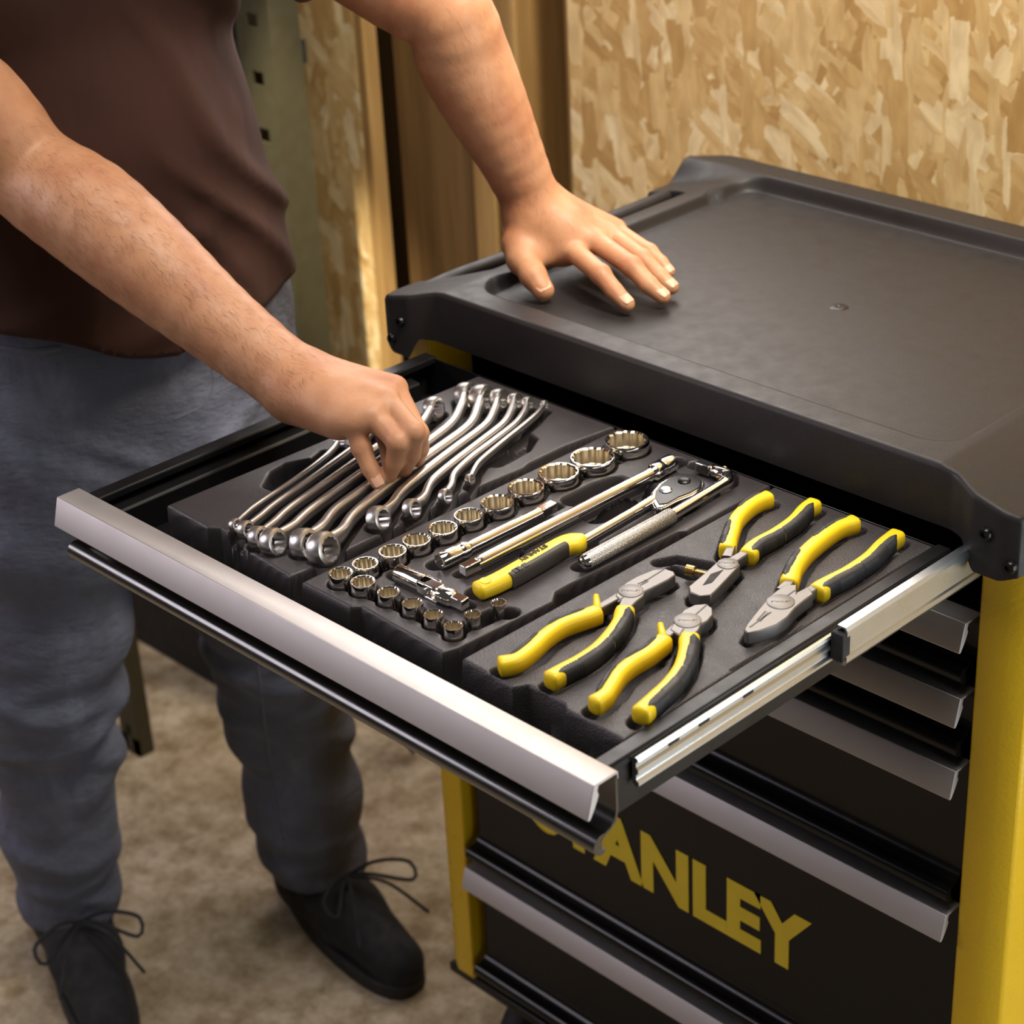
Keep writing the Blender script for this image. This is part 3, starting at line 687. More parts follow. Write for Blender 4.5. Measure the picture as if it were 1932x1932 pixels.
# ------------------------------------------------------------------ drive tools of the middle tray
def sq_bar(m, a, b, h):
    a, b = np.array(a), np.array(b); d = b - a; L = np.linalg.norm(d); m.obox((a + b) / 2, d, np.cross([0, 0, 1], d), (0, 0, 1), L / 2, h, h); return m
def cyl(a, b, prof, n=32, m=None):
    """prof: [(radius, fraction along a->b)]"""
    a, b = Vector(a), Vector(b); L = (b - a).length; return (m or MB()).lathe([(max(r, 1e-5), t * L) for r, t in prof], a, b - a, n)
zt = 0.0035
A, B, Cc, D_ = [Vector((x, y, zt)) for x, y in [(0.32178, 0.12676), (0.32322, 0.15479), (0.32421, 0.23092), (0.32411, 0.24669)]]
e = empty('extension_bar', tuple(A - Vector((0, 0, .007)))); tag(e, 'short chrome extension bar lying nearest the socket row', 'extension bar', 'extension bars')
m = cyl(A, B, [(.0046, 0.10), (.0046, 0), (.0058, 0), (.0064, .05), (.0064, .62), (.0060, .66), (.0060, .72), (.0064, .76), (.0064, .92), (.0056, 1.0)]); m.build('drive_end', 'chrome', e)
cyl(B, Cc, [(.0040, -0.02), (.0046, .03), (.0046, .97), (.0042, 1.0)]).build('shaft', 'chrome', e)
sq_bar(MB(), Cc, D_, .0037).build('square_drive', 'chrome', e, bevel=.0006)
A, B, Cc, D_ = [Vector((x, y, zt)) for x, y in [(0.345, 0.12867), (0.34566, 0.14432), (0.34592, 0.33461), (0.34436, 0.363)]]
e = empty('extension_bar', tuple(A - Vector((0, 0, .007)))); tag(e, 'long chrome extension bar between short bar and yellow ratchet', 'extension bar', 'extension bars')
sq_bar(MB(), A, B, .0040).build('square_drive', 'chrome', e, bevel=.0006)
cyl(B, Cc, [(.0044, -0.01), (.0052, .015), (.0052, .97), (.0056, 1.0)]).build('shaft', 'chrome', e)
cyl(Cc, D_, [(.0050, 0), (.0072, .10), (.0074, .2), (.0074, .45), (.0070, .50), (.0074, .55), (.0074, .96), (.0064, 1.0), (.0046, 1.0), (.0046, .8)]).build('drive_end', 'chrome', e)

# ratchet with yellow two-part handle
rp = [Vector((x, y, 0)) for x, y in [(0.37584, 0.11647), (0.37785, 0.13559), (0.37687, 0.17027), (0.37574, 0.20219), (0.38055, 0.21484), (0.38211, 0.21952), (0.37945, 0.26214), (0.37804, 0.30146), (0.37678, 0.3173), (0.37739, 0.34028)]]
rat = empty('ratchet', (rp[0].x, rp[0].y, -.006)); tag(rat, 'chrome ratchet with yellow and grey handle and black pear-shaped head', 'ratchet')
hp = spline([(p.x, p.y, .0035) for p in rp[:6]], 34); wd = []
for k in range(34):
    t = k / 33; w_ = 0.0078 + 0.0008 * t + 0.0018 * math.exp(-((t - .90) / .07) ** 2) - (0.0040 * max(0, (t - .95) / .05)); wd.append((w_, .0062 + .0005 * math.sin(t * 3)))
MB().sweep(hp, circ(20, 1, 1, 2.8), wd, round0=.003, round1=.001).build('handle', 'yellow_grip', rat)
gp = hp[8:28]; sidev = np.array([(rp[4] - rp[0]).y, -(rp[4] - rp[0]).x, 0]); sidev /= np.linalg.norm(sidev)
MB().sweep([p + sidev * .0056 + np.array([0, 0, .0001]) for p in gp], circ(20, 1, 1, 3.5), [(.0034, .0066)] * 20).build('grip_insert', 'grey_grip', rat)
MB().lathe([(.0030, .0001), (.0042, .0003), (.0046, 0), (.0044, -.0012)], (hp[2][0], hp[2][1], .0098), (0, 0, 1), 22, cap0=True, cap1=False).build('hang_hole', 'yellow_grip', rat)
dv = hp[21] - hp[13]; lsv = np.array([dv[1], -dv[0], 0]) / np.linalg.norm(dv); tp = hp[18] - lsv * .0022
text('lettering', 'STANLEY', .0062, 'black_print', (tp[0], tp[1], .0103), -dv, Vector((0, 0, 1)).cross(Vector(-dv)), rat, .0005, .0001, 1.15)
for k in (10, 11.6, 13.2):
    c_ = hp[int(k)] + sidev * .0056; MB().obox((c_[0], c_[1], .0102), dv, sidev, (0, 0, 1), .0022, .0026, .0002).build('grip_groove', 'dark_grip', rat, smooth=False)
cyl((rp[5].x, rp[5].y, .004), (rp[7].x, rp[7].y, .004), [(.0040, -.06), (.0038, .1), (.0036, .7), (.0044, 1.0)]).build('shaft', 'chrome', rat)
head = [(0.37072, 0.30712), (0.36466, 0.32238), (0.36269, 0.33642), (0.3663, 0.34863), (0.37623, 0.35363), (0.38874, 0.35007), (0.39582, 0.33965), (0.39656, 0.32692), (0.39401, 0.31274), (0.39455, 0.29734), (0.39009, 0.29081), (0.37872, 0.29781)]
MB().prism(head, -.006, .0065).build('head', 'chrome', rat, bevel=.0022, seg=3)
hc = np.mean(head, 0); plate = [tuple(hc + (np.array(p) - hc) * .86 + np.array([.0008, .0008])) for p in head]
MB().prism(plate, .0065, .0072).build('head_plate', 'black_paint', rat, bevel=.0004)
for (x, y), r, mt in zip([(0.37812, 0.3169), (0.37888, 0.33796)], (.0052, .0052), ('zinc_steel', 'black_paint')):
    MB().lathe([(r, .0072), (r, .0078), (r * .7, .0088), (r * .3, .0084), (1e-5, .0084)], (x, y, 0), (0, 0, 1), 24, cap0=False, cap1=False).build('selector' if mt == 'zinc_steel' else 'cover_screw', mt, rat)

# hinge handle with knurled grip
A, B, Cc, E_, H_ = [Vector((x, y, .0038)) for x, y in [(0.40526, 0.19256), (0.40532, 0.29353), (0.40112, 0.36078), (0.39239, 0.37291), (0.36405, 0.37146)]]
e = empty('hinge_handle', tuple(A - Vector((0, 0, .009)))); tag(e, 'chrome hinge handle with knurled grip and swivelled square drive', 'hinge handle')
cyl(A, B, [(1e-5, -.006), (.0030, 0), (.0048, .014), (.0056, .035), (.0060, .05), (.0053, .052)]).build('end_cap', 'chrome', e)
cyl(A + (B - A) * .052, B, [(.0058, 0), (.0061, .006), (.0061, .99), (.0054, 1.0)], 40).build('grip', 'knurled', e)
cyl(B, Cc, [(.0048, -.02), (.0044, .05), (.0044, .9), (.0050, 1.0)]).build('shaft', 'chrome', e)
sp = spline([tuple(Cc), tuple(Cc + (E_ - Cc) * .35 + Vector((.002, .001, 0))), tuple(E_)], 12)
MB().sweep(sp, circ(16, .0050, .0050), None, round0=.003, round1=.004).build('knuckle', 'chrome', e)
dv = (H_ - E_).normalized(); cyl(E_ - dv * .004, E_ + dv * (H_ - E_).length * .5, [(.0040, 0), (.0054, .1), (.0054, .8), (.0034, 1.0)]).build('drive_joint', 'chrome', e)
MB().lathe([(.0022, -.006), (.0026, -.0052), (.0026, .0052), (.0022, .006)], E_ + dv * .004, (dv.y, -dv.x, 0.6), 18).build('hinge_pin', 'brass', e)
sq_bar(MB(), E_ + dv * (H_ - E_).length * .5, H_, .0042).build('square_drive', 'chrome', e, bevel=.0006)

# universal joint
A, B, Cc, D_, E_ = [Vector((x, y, .003)) for x, y in [(0.31031, 0.0959), (0.33721, 0.09734), (0.34827, 0.09473), (0.37047, 0.09663), (0.38194, 0.09708)]]
e = empty('universal_joint', tuple(A - Vector((0, 0, .008)))); tag(e, 'chrome universal joint lying between the front sockets and the bars', 'universal joint')
cyl(A, B, [(.0046, .12), (.0046, 0), (.0064, 0), (.0070, .06), (.0070, .95), (.0058, 1.0)]).build('drive_end', 'chrome', e)
dv = (D_ - A).normalized(); sd = Vector((-dv.y, dv.x, 0))
for s_ in (-1, 1):
    MB().obox(tuple(B + dv * .006 + sd * .0052 * s_), dv, sd, (0, 0, 1), .0075, .0014, .0050).build('fork', 'chrome', e, bevel=.001)
    MB().obox(tuple(Cc + dv * .003 + Vector((0, 0, .0050 * s_))), dv, sd, (0, 0, 1), .0070, .0048, .0014).build('fork', 'chrome', e, bevel=.001)
MB().obox(tuple((B + Cc) / 2 + dv * .004), dv, sd, (0, 0, 1), .0038, .0038, .0036).build('cross', 'chrome', e, bevel=.0008)
cyl((B + Cc) / 2 + dv * .004 - sd * .0072, (B + Cc) / 2 + dv * .004 + sd * .0072, [(.0026, 0), (.0026, 1)], 16).build('pin', 'chrome', e)
cyl(Cc + dv * .008, D_, [(.0040, 0), (.0064, .08), (.0066, .3), (.0066, .86), (.0050, 1.0)]).build('yoke', 'chrome', e)
sq_bar(MB(), D_, E_, .0040).build('square_drive', 'chrome', e, bevel=.0006)

# ------------------------------------------------------------------ pliers of the right tray
ZP = 0.0075                                        # upper face of the plier heads
def plier(label, head, pivot, pr, arms, grips, mark=None, slots=(), name='pliers'):
    c = np.mean(head, 0); e = empty(name, (float(c[0]), float(c[1]), -.0035)); tag(e, label, 'pliers', 'pliers in the right tray')
    MB().prism([tuple(p) for p in head], ZP - .0105, ZP).build('jaws', 'plier_steel', e, bevel=.0009)
    MB().lathe([(pr * .999, ZP - .004), (pr, ZP + .0004), (pr * .92, ZP + .0008), (1e-5, ZP + .0008)], (pivot[0], pivot[1], 0), (0, 0, 1), 36, cap0=False, cap1=False).build('pivot', 'plier_steel', e)
    for a, b in slots:
        a, b = np.array(a), np.array(b); d = b - a; MB().obox((*((a + b) / 2), ZP), (*d, 0), (-d[1], d[0], 0), (0, 0, 1), np.linalg.norm(d) / 2, .00055, .00025).build('jaw_groove', 'engraving', e, smooth=False)
    for (a, b, w1, w2) in arms:
        sp = spline([(*a, ZP - .0048), (*((np.array(a) + np.array(b)) / 2), ZP - .0048), (*b, ZP - .0048)], 8)
        MB().sweep(sp, circ(12, 1, 1, 5), [(w1 + (w2 - w1) * k / 7, .0044) for k in range(8)]).build('arm', 'plier_steel', e, sharp=30)
    for g in grips:
        pts, wy, wd_, out, guard = g['path'], g['wy'], g['wd'], g['out'], g.get('guard')
        n = 44; sp = spline([(*p, .0018) for p in pts], n); sc = []
        for k in range(n):
            t = k / (n - 1); f = 1.0 + .18 * math.exp(-((t - .05) / .08) ** 2) + .10 * math.exp(-((t - 1) / .09) ** 2); sc.append((wy * f, .0068))
        gy = MB().sweep(sp, circ(18, 1, 1, 3.4), sc, round0=.0016, round1=.0024).build('grip', 'yellow_grip', e, sharp=60)
        T = np.gradient(sp, axis=0); T /= np.linalg.norm(T, axis=1)[:, None]; N = np.stack([T[:, 1], -T[:, 0], 0 * T[:, 0]], -1) * out
        for (t0, t1, off, w_) in g['dark']:
            k0, k1 = int(t0 * (n - 1)), int(t1 * (n - 1)); q = spline(sp[k0:k1 + 1] + N[k0:k1 + 1] * off, 150)
            s2 = []
            for k in range(150):
                t = k / 149; e_ = min(1, t / .10, (1 - t) / .10); rib = 1.0
                for (r0, r1) in ((.10, .34), (.66, .92)):
                    if r0 < t < r1: rib = 1.0 - .13 * (0.5 - 0.5 * math.cos((t - r0) / (r1 - r0) * 2 * math.pi * 6))
                s2.append((w_ * (.35 + .65 * e_) * rib, (.0069 + .0004 * rib * e_) * (1.0 if rib == 1 else (.80 + .20 * rib))))
            MB().sweep(q, circ(18, 1, 1, 3.0), s2, round0=.0008, round1=.0008).build('soft_inlay', 'dark_grip', gy, sharp=70)
        if guard is not None:
            p0, p1 = guard; p0, p1 = np.array(p0), np.array(p1)
            MB().sweep([(*p0, .0018), (*((p0 + p1) / 2), .0022), (*p1, .0026)], circ(14, 1, 1, 3.4), [(.0034, .0066), (.0030, .0068), (.0024, .0066)], round0=.001, round1=.0014).build('guard', 'yellow_grip', gy, sharp=60)
    if mark:
        pos, dirv = mark; dirv = Vector((*dirv, 0)); text('engraved_mark', 'STANLEY', .0030, 'engraving', (pos[0], pos[1], ZP + .0009), dirv, Vector((0, 0, 1)).cross(dirv), e, .00004, 0, 1.1)
    return e
P1 = dict(label='long combination pliers, jaws pointing back, nearest the socket tray',
  head=[(0.46031, 0.17022), (0.45546, 0.17839), (0.45307, 0.18882), (0.45291, 0.2013), (0.45547, 0.21626), (0.46069, 0.22298), (0.46857, 0.22399), (0.47251, 0.22132), (0.47322, 0.21245), (0.47262, 0.20158), (0.47176, 0.18933), (0.47557, 0.18338), (0.4767, 0.17519), (0.47923, 0.16587), (0.47247, 0.16002), (0.46677, 0.16875)],
  pivot=(0.46401, 0.18266), pr=.0092,
  arms=[((0.46079, 0.17681), (0.46079, 0.15242), .0038, .0030), ((0.46828, 0.1756), (0.47715, 0.15908), .0045, .0040)],
  slots=[((0.46252, 0.19602), (0.46104, 0.22168)), ((0.4678, 0.16507), (0.4654, 0.17369)), ((0.46108, 0.19321), (0.46202, 0.20187)), ((0.4637, 0.19296), (0.46404, 0.2014))],
  grips=[dict(path=[(0.46248, 0.15009), (0.45945, 0.1364), (0.45611, 0.11989), (0.45778, 0.10178), (0.46267, 0.08313), (0.4648, 0.06671), (0.45975, 0.05674)], wy=.0056, wd=.003, out=1, dark=[(.10, .44, .0042, .0026), (.55, .92, .0044, .0024)], guard=((0.46503, 0.14695), (0.44958, 0.1618))),
         dict(path=[(0.47545, 0.16432), (0.48396, 0.15083), (0.49226, 0.13177), (0.49765, 0.11277), (0.49923, 0.094), (0.49835, 0.07807), (0.49855, 0.06599)], wy=.0062, wd=.003, out=-1, dark=[(.03, .45, .0030, .0046), (.40, .96, .0030, .0046)])],
  mark=((0.4646, 0.18203), (0.01247, 0.01074)))
P2 = dict(label='diagonal cutting pliers with short rounded jaws, nearest the drawer slide',
  head=[(0.52005, 0.16131), (0.51385, 0.17436), (0.50974, 0.18774), (0.51093, 0.19779), (0.51601, 0.20429), (0.52349, 0.20263), (0.52952, 0.19592), (0.53212, 0.18725), (0.53145, 0.18139), (0.53527, 0.17452), (0.53716, 0.16751), (0.53067, 0.15986)],
  pivot=(0.52161, 0.17815), pr=.0098,
  arms=[((0.5194, 0.17058), (0.52207, 0.15553), .0042, .0034), ((0.5283, 0.17249), (0.53572, 0.1631), .0048, .0044)],
  slots=[((0.52085, 0.18634), (0.51749, 0.20346)), ((0.5305, 0.15885), (0.5266, 0.16845))],
  grips=[dict(path=[(0.523, 0.15276), (0.52677, 0.13337), (0.52682, 0.11588), (0.52951, 0.09988), (0.53571, 0.08513), (0.54059, 0.07354), (0.54083, 0.06382)], wy=.0056, wd=.003, out=1, dark=[(.06, .42, .0042, .0026), (.55, .92, .0050, .0028)], guard=((0.52619, 0.14837), (0.51026, 0.1625))),
         dict(path=[(0.53365, 0.16633), (0.54458, 0.15171), (0.55624, 0.1328), (0.56388, 0.1125), (0.56776, 0.09348), (0.57156, 0.07486)], wy=.0064, wd=.003, out=-1, dark=[(.03, .45, .0030, .0048), (.40, .96, .0030, .0048)])],
  mark=((0.52216, 0.17752), (0.00861, 0.00746)))
P4 = dict(label='broad combination pliers with pointed jaws toward the front, at the right end',
  head=[(0.54184, 0.2509), (0.54297, 0.24227), (0.54636, 0.22991), (0.55081, 0.21536), (0.55567, 0.20048), (0.55865, 0.1943), (0.56289, 0.19314), (0.56749, 0.201), (0.57142, 0.21415), (0.5705, 0.22745), (0.56673, 0.2408), (0.56508, 0.25386), (0.56438, 0.26415), (0.55631, 0.26924), (0.55525, 0.25696), (0.54745, 0.26681), (0.54152, 0.26171)],
  pivot=(0.5542, 0.24006), pr=.0100,
  arms=[((0.54244, 0.25544), (0.53918, 0.27), .0046, .0036), ((0.55709, 0.25268), (0.55809, 0.27239), .0046, .0036)],
  slots=[((0.55791, 0.22483), (0.55977, 0.19949)), ((0.55228, 0.2503), (0.55168, 0.25938)), ((0.5578, 0.20986), (0.55422, 0.2233)), ((0.56002, 0.21015), (0.55678, 0.22319))],
  grips=[dict(path=[(0.53844, 0.26886), (0.52872, 0.2881), (0.52056, 0.3101), (0.5157, 0.33568), (0.51413, 0.35903), (0.51771, 0.3748)], wy=.0060, wd=.003, out=-1, dark=[(.05, .40, .0034, .0040), (.62, .96, .0036, .0030)]),
         dict(path=[(0.56063, 0.2734), (0.56031, 0.28874), (0.56186, 0.30943), (0.56066, 0.33532), (0.55585, 0.35875), (0.55431, 0.37804)], wy=.0062, wd=.003, out=1, dark=[(.03, .48, .0032, .0046), (.44, .95, .0032, .0044)])],
  mark=((0.55473, 0.23939), (0.00973, 0.0084)))
P3 = dict(label='wire stripping pliers with a brass set screw and slotted jaws',
  head=[(0.48304, 0.25407), (0.48298, 0.26203), (0.48666, 0.2681), (0.49218, 0.26736), (0.49888, 0.26224), (0.50392, 0.24338), (0.50956, 0.22204), (0.51067, 0.21611), (0.5051, 0.20959), (0.49654, 0.20909), (0.49077, 0.21453), (0.48724, 0.23436)],
  pivot=(0.49086, 0.25788), pr=.0078,
  arms=[((0.482, 0.26739), (0.47375, 0.28248), .0042, .0034), ((0.48862, 0.26578), (0.48817, 0.28001), .0042, .0036)], slots=[],
  grips=[dict(path=[(0.47273, 0.2784), (0.46063, 0.29815), (0.44841, 0.31861), (0.44212, 0.33893), (0.44097, 0.35482), (0.44281, 0.36449)], wy=.0056, wd=.003, out=-1, dark=[(.04, .44, .0034, .0036), (.66, .96, .0036, .0028)]),
         dict(path=[(0.48967, 0.28182), (0.4853, 0.29846), (0.48576, 0.31958), (0.48348, 0.34453), (0.47781, 0.36522), (0.4766, 0.37815)], wy=.0060, wd=.003, out=1, dark=[(.03, .48, .0030, .0044), (.44, .95, .0030, .0042)])],
  mark=((0.4909, 0.25783), (0.0071, 0.00609)))
PL = [P1, P2, P3, P4]
for p in PL: p['o'] = plier(p['label'], p['head'], p['pivot'], p['pr'], p['arms'], p['grips'], p['mark'], p['slots'])
# slot of the stripper jaws and its brass set screw
sl = [(0.49147, 0.238), (0.49415, 0.24921), (0.50008, 0.22953), (0.49768, 0.22222)]
MB().prism([tuple(q) for q in sl], ZP - .0004, ZP + .00025).build('jaw_window', 'rubber', P3['o'], smooth=False)
a, b = [Vector((x, y, .0035)) for x, y in [(0.46885, 0.2368), (0.49387, 0.24398)]]
cyl(a, b, [(.0030, 0), (.0042, .02), (.0042, .26), (.0034, .28), (.0018, .30), (.0018, 1.0)], 24, None).build('set_screw', 'brass', P3['o'], sharp=30)

# ------------------------------------------------------------------ the three vacuum-formed trays
def caps(pts, r): return lambda X, Y: d_caps(X, Y, pts, r)
def polyf(p, g=0.0): return lambda X, Y: d_poly(X, Y, p, g)
def union(*fs): return lambda X, Y: np.minimum.reduce([f(X, Y) for f in fs])
# left tray
pk = [(union(*[caps([P[0]] + [tuple(q) for q in P[1:-1]] + [P[-1]], [R * .9 + .0018] + [hh * .85 + .0018] * (len(P) - 2) + [R * .85 + .0018]) for P, R, hh in wr_paths]), .012, .0022, .0016)]
pk.append((polyf([(0.11259, 0.13036), (0.09887, 0.14834), (0.09646, 0.1635), (0.10594, 0.18447), (0.10121, 0.19807), (0.11948, 0.16567), (0.12898, 0.13173)], .005), .018, .003, .003))
pk.append((polyf([(0.22091, 0.27221), (0.21049, 0.30711), (0.20733, 0.33133), (0.21574, 0.32933), (0.22569, 0.31097), (0.22738, 0.29056), (0.2277, 0.27791)], .005), .016, .003, .003))
out1 = [(0.0764, 0.05402), (0.13199, 0.05246), (0.14183, 0.05875), (0.17225, 0.05732)] + [(0.18081, 0.05013), (0.24394, 0.04602), (0.24595, 0.06021), (0.24533, 0.0905), (0.24609, 0.15436), (0.24295, 0.16409), (0.24409, 0.19978)] + [(0.24379, 0.22049), (0.24931, 0.28749), (0.24673, 0.2973), (0.24675, 0.34092)] + [(0.2535, 0.392), (0.086, 0.392)] + [(0.07955, 0.16007)]
out1 = [(min(x, 0.2555), max(y, .040)) for x, y in out1]
tray1 = tray_mesh('tool_tray', out1, pk, 'tray_plastic', 0.070, 0.262, 0.034, 0.398, label='black moulded tray holding the fan of ring wrenches')
# middle tray
pk = []
for row in SK:
    for (x, y, r) in row: pk.append((lambda X, Y, x=x, y=y, r=r: d_circ(X, Y, (x, y), r + .0016), .020, .0020, .0014))
pk.append((union(caps([(x, y) for x, y, r in SK[0]], [r * .72 for x, y, r in SK[0]]), caps([SK[0][-1][:2]] + [(x, y) for x, y, r in SK[1]], [SK[0][-1][2] * .72] + [r * .75 for x, y, r in SK[1]])), .014, .003, .0016))
pk.append((caps([SK[1][5][:2], SK[1][6][:2], (SK[1][6][0] + .006, SK[1][6][1] + .003)], .0085), .018, .002, .0016))
bar = lambda pts, r: caps(pts, r)
pk.append((union(bar([(0.31492, 0.12993), (0.31725, 0.16143), (0.31751, 0.25653)], [.0082, .0078, .0056]), bar([(0.33898, 0.1325), (0.33898, 0.1502), (0.3394, 0.3417), (0.33826, 0.37493)], [.0062, .0066, .0068, .0090])), .013, .0022, .0016))
pk.append((union(bar([(0.36913, 0.12142), (0.37074, 0.17598), (0.37579, 0.22642)], [.0098, .0100, .0108]), bar([(0.37579, 0.22642), (0.37166, 0.3084), (0.37042, 0.34817)], [.0060, .0064, .0150])), .013, .0022, .0016))
pk.append((union(bar([(0.3992, 0.19858), (0.39936, 0.30017)], [.0076, .0078]), bar([(0.39936, 0.30017), (0.39474, 0.37282), (0.38493, 0.38337), (0.35378, 0.38061)], [.0062, .0080, .0085, .0070])), .014, .0022, .0016))
pk.append((union(bar([(0.30387, 0.10103), (0.34097, 0.10088), (0.37662, 0.10287)], [.0088, .0092, .0066])), .013, .0020, .0014))
for q in ([(0.32037, 0.27309), (0.32066, 0.30414), (0.32344, 0.31818)], [(0.35342, 0.26312), (0.3573, 0.29423), (0.35256, 0.32278)], [(0.32399, 0.20698), (0.32636, 0.22837)], [(0.34488, 0.15018), (0.34543, 0.1781)]):
    pk.append((caps(q, .0098), .016, .003, .003))
out2 = [(0.25764, 0.04384), (0.25515, 0.0529)][:1] + [(0.31278, 0.0453), (0.31888, 0.05177), (0.35089, 0.05018), (0.41017, 0.04763), (0.41428, 0.06002)] + [(0.41953, 0.14841), (0.41136, 0.15956), (0.41102, 0.17319), (0.41818, 0.28719), (0.42596, 0.2919), (0.42314, 0.2983)]
out2 = [(min(max(x, .2575), .4225), max(y, .046)) for x, y in out2] + [(0.4225, 0.392), (0.2575, 0.392)]
tray2 = tray_mesh('tool_tray', out2, pk, 'tray_plastic', 0.250, 0.430, 0.040, 0.398, rim=.002, label='black moulded tray holding the sockets, bars and ratchet')
# right tray
pk = []
for p in PL:
    fs = [polyf([tuple(q) for q in p['head']], .0022)]
    for g in p['grips']:
        fs.append(caps([tuple(q) for q in g['path']], g['wy'] + .0030))
    pk.append((union(*fs), .0110, .0022, .0016))
pk.append((union(caps([tuple(q) for q in [(0.4397, 0.2409), (0.44565, 0.2526), (0.47249, 0.26247)]], [.0060, .0062, .0062]), caps([tuple(q) for q in [(0.45459, 0.2406), (0.47111, 0.24186)]], .006)), .016, .0022, .0018))
for p in (P1, P2): pk.append((caps([tuple(q) for q in p['grips'][0]['path'][1:5]], .0105), .006, .003, .002))
pk.append((caps([tuple(q) for q in [(0.57507, 0.1616), (0.57625, 0.29061)]], .0012), .006, .001, .0008))
out3 = [(0.42369, 0.05127), (0.47833, 0.04914), (0.4841, 0.05826), (0.51776, 0.05785), (0.5242, 0.05355), (0.57805, 0.05267)] + [(0.5770, 0.060), (0.5770, 0.392), (0.4262, 0.392)]
out3 = [(min(max(x, .4262), .5770), max(y, .040)) for x, y in out3]
tray3 = tray_mesh('tool_tray', out3, pk, 'tray_plastic_grained', 0.420, 0.583, 0.034, 0.398, rim=.002, label='black grained tray holding the four yellow pliers')

# ------------------------------------------------------------------ the person
V3 = lambda *a: np.array(a, float)
Fd = V3(0.97, -0.24, 0); Fd /= np.linalg.norm(Fd); Ld = V3(-Fd[1], Fd[0], 0)          # facing, and the person's left
PC = V3(-0.300, 0.274, -0.05)                                                         # pelvis
LEAN = V3(0.012, -0.058, 0.40); CH = PC + LEAN                                           # chest
shR = CH - Ld * .165 + V3(0.03, 0, .055); shL = CH + Ld * .165 + V3(0.05, 0, .075)
elR = V3(*(-0.1896, 0.1351, 0.1978)); wrR = V3(*(0.0876, 0.1832, 0.064))
wrL = V3(*(0.0412, 0.5144, 0.113)); elL = V3(*(0.011, 0.4481, 0.3043))
person = empty('person', (PC[0] - .1, PC[1], ZF))
tag(person, 'person in brown T-shirt and faded jeans lifting a wrench, left hand on the worktop', 'person')
S = Implicit()
# trunk, neck and head
S.chain([PC + V3(0, 0, .02), PC + LEAN * .5, CH], [.125, .120, .140], .03, flat=(Fd, .66))
S.cone(CH - Ld * .10 + V3(.02, 0, .03), CH + Ld * .10 + V3(.03, 0, .03), .085, .085, .04)
nk = CH + V3(.055, 0, .155); hd = CH + V3(.11, -.01, .285)
S.cone(CH + V3(.02, 0, .07), nk, .070, .058, .03); S.cone(nk, hd + V3(-.02, 0, -.05), .058, .058, .02)
S.cone(hd + V3(-.015, 0, .035), hd + V3(.01, 0, .03), .092, .088, .02, flat=(Ld, .84)); S.cone(hd + Fd * .03 + V3(0, 0, -.03), hd + Fd * .045 + V3(0, 0, -.07), .058, .042, .03)
S.cone(hd + Fd * .092 + V3(0, 0, .012), hd + Fd * .112 + V3(0, 0, -.022), .009, .014, .012); S.cone(hd + Fd * .086 - Ld * .018 + V3(0, 0, -.062), hd + Fd * .086 + Ld * .018 + V3(0, 0, -.062), .009, .009, .008)
S.cone(hd + Fd * .082 - Ld * .03 + V3(0, 0, .035), hd + Fd * .082 + Ld * .03 + V3(0, 0, .035), .014, .014, .02)
for s_ in (-1, 1): S.cone(hd + Ld * .082 * s_ + V3(-.01, 0, .02), hd + Ld * .084 * s_ + V3(-.006, 0, -.028), .014, .009, .006)
# arms
def arm(sh, el, wr, bulge, g):
    up_ = el - sh; fo = wr - el
    kp = [sh, sh + up_ * .35, sh + up_ * .8, el, el + fo * .22 + bulge * .006, el + fo * .45 + bulge * .004, el + fo * .72, wr]; kr = [.058, .050, .0445, .0435, .0470, .0430, .0345, .0290]
    pr_ = spline([(*p_, r_) for p_, r_ in zip(kp, kr)], 26); S.chain([q[:3] for q in pr_], [q[3] * (g if i > 12 else 1) for i, q in enumerate(pr_)], .003)
arm(shR, elR, wrR, V3(0, 0, 1), 1.0); arm(shL, elL, wrL, V3(-1, 0, 0), .88)
def hand(wr, mcp, fingers, thumb, extra, fr, rm=.0112):
    mid = (mcp[0] + mcp[3]) / 2; acr = mcp[3] - mcp[0]; acr /= np.linalg.norm(acr)
    for i, m_ in enumerate(mcp):                                                      # metacarpals
        base = wr + (mid - wr) * .12 + acr * (i - 1.5) * .0105
        S.cone(base, m_, .0175, rm, .014)
    for a, b, ra, rb in extra: S.cone(a, b, ra, rb, .016)
    for m_, f, r in zip(mcp, fingers, fr):
        pts = [m_] + list(f); rr = [r * 1.14, r * 1.03, r * .93, r * .80]
        S.chain(pts, rr, .0022); S.cone(pts[1], pts[1] + (pts[1] - pts[0]) * .02, r * 1.08, r * 1.08, .003)
    S.chain(thumb, [.0165, .0130, .0116, .0100], .006)
# right hand: tips of all fingers close on the wrench, little finger nearest the viewer
pR = [[V3(*p) for p in q] for q in (
    [(0.1731, 0.1757, 0.055), (0.1816, 0.1745, 0.036), (0.1912, 0.1737, 0.021), (0.1993, 0.1739, 0.0105)], [(0.1836, 0.1869, 0.06), (0.2108, 0.1884, 0.045), (0.2046, 0.1886, 0.026), (0.1978, 0.1862, 0.011)],
    [(0.1797, 0.2062, 0.065), (0.2155, 0.2011, 0.051), (0.208, 0.2031, 0.028), (0.198, 0.2021, 0.011)], [(0.1655, 0.227, 0.065), (0.2039, 0.2152, 0.041), (0.2007, 0.2187, 0.025), (0.1947, 0.2203, 0.0125)])]
mR = [q[0] for q in pR]; fR = [q[1:] for q in pR]
tR = [wrR + V3(.022, .022, -.010), V3(0.135, 0.232, 0.036), V3(0.164, 0.221, 0.023), V3(0.184, 0.204, 0.0125)]
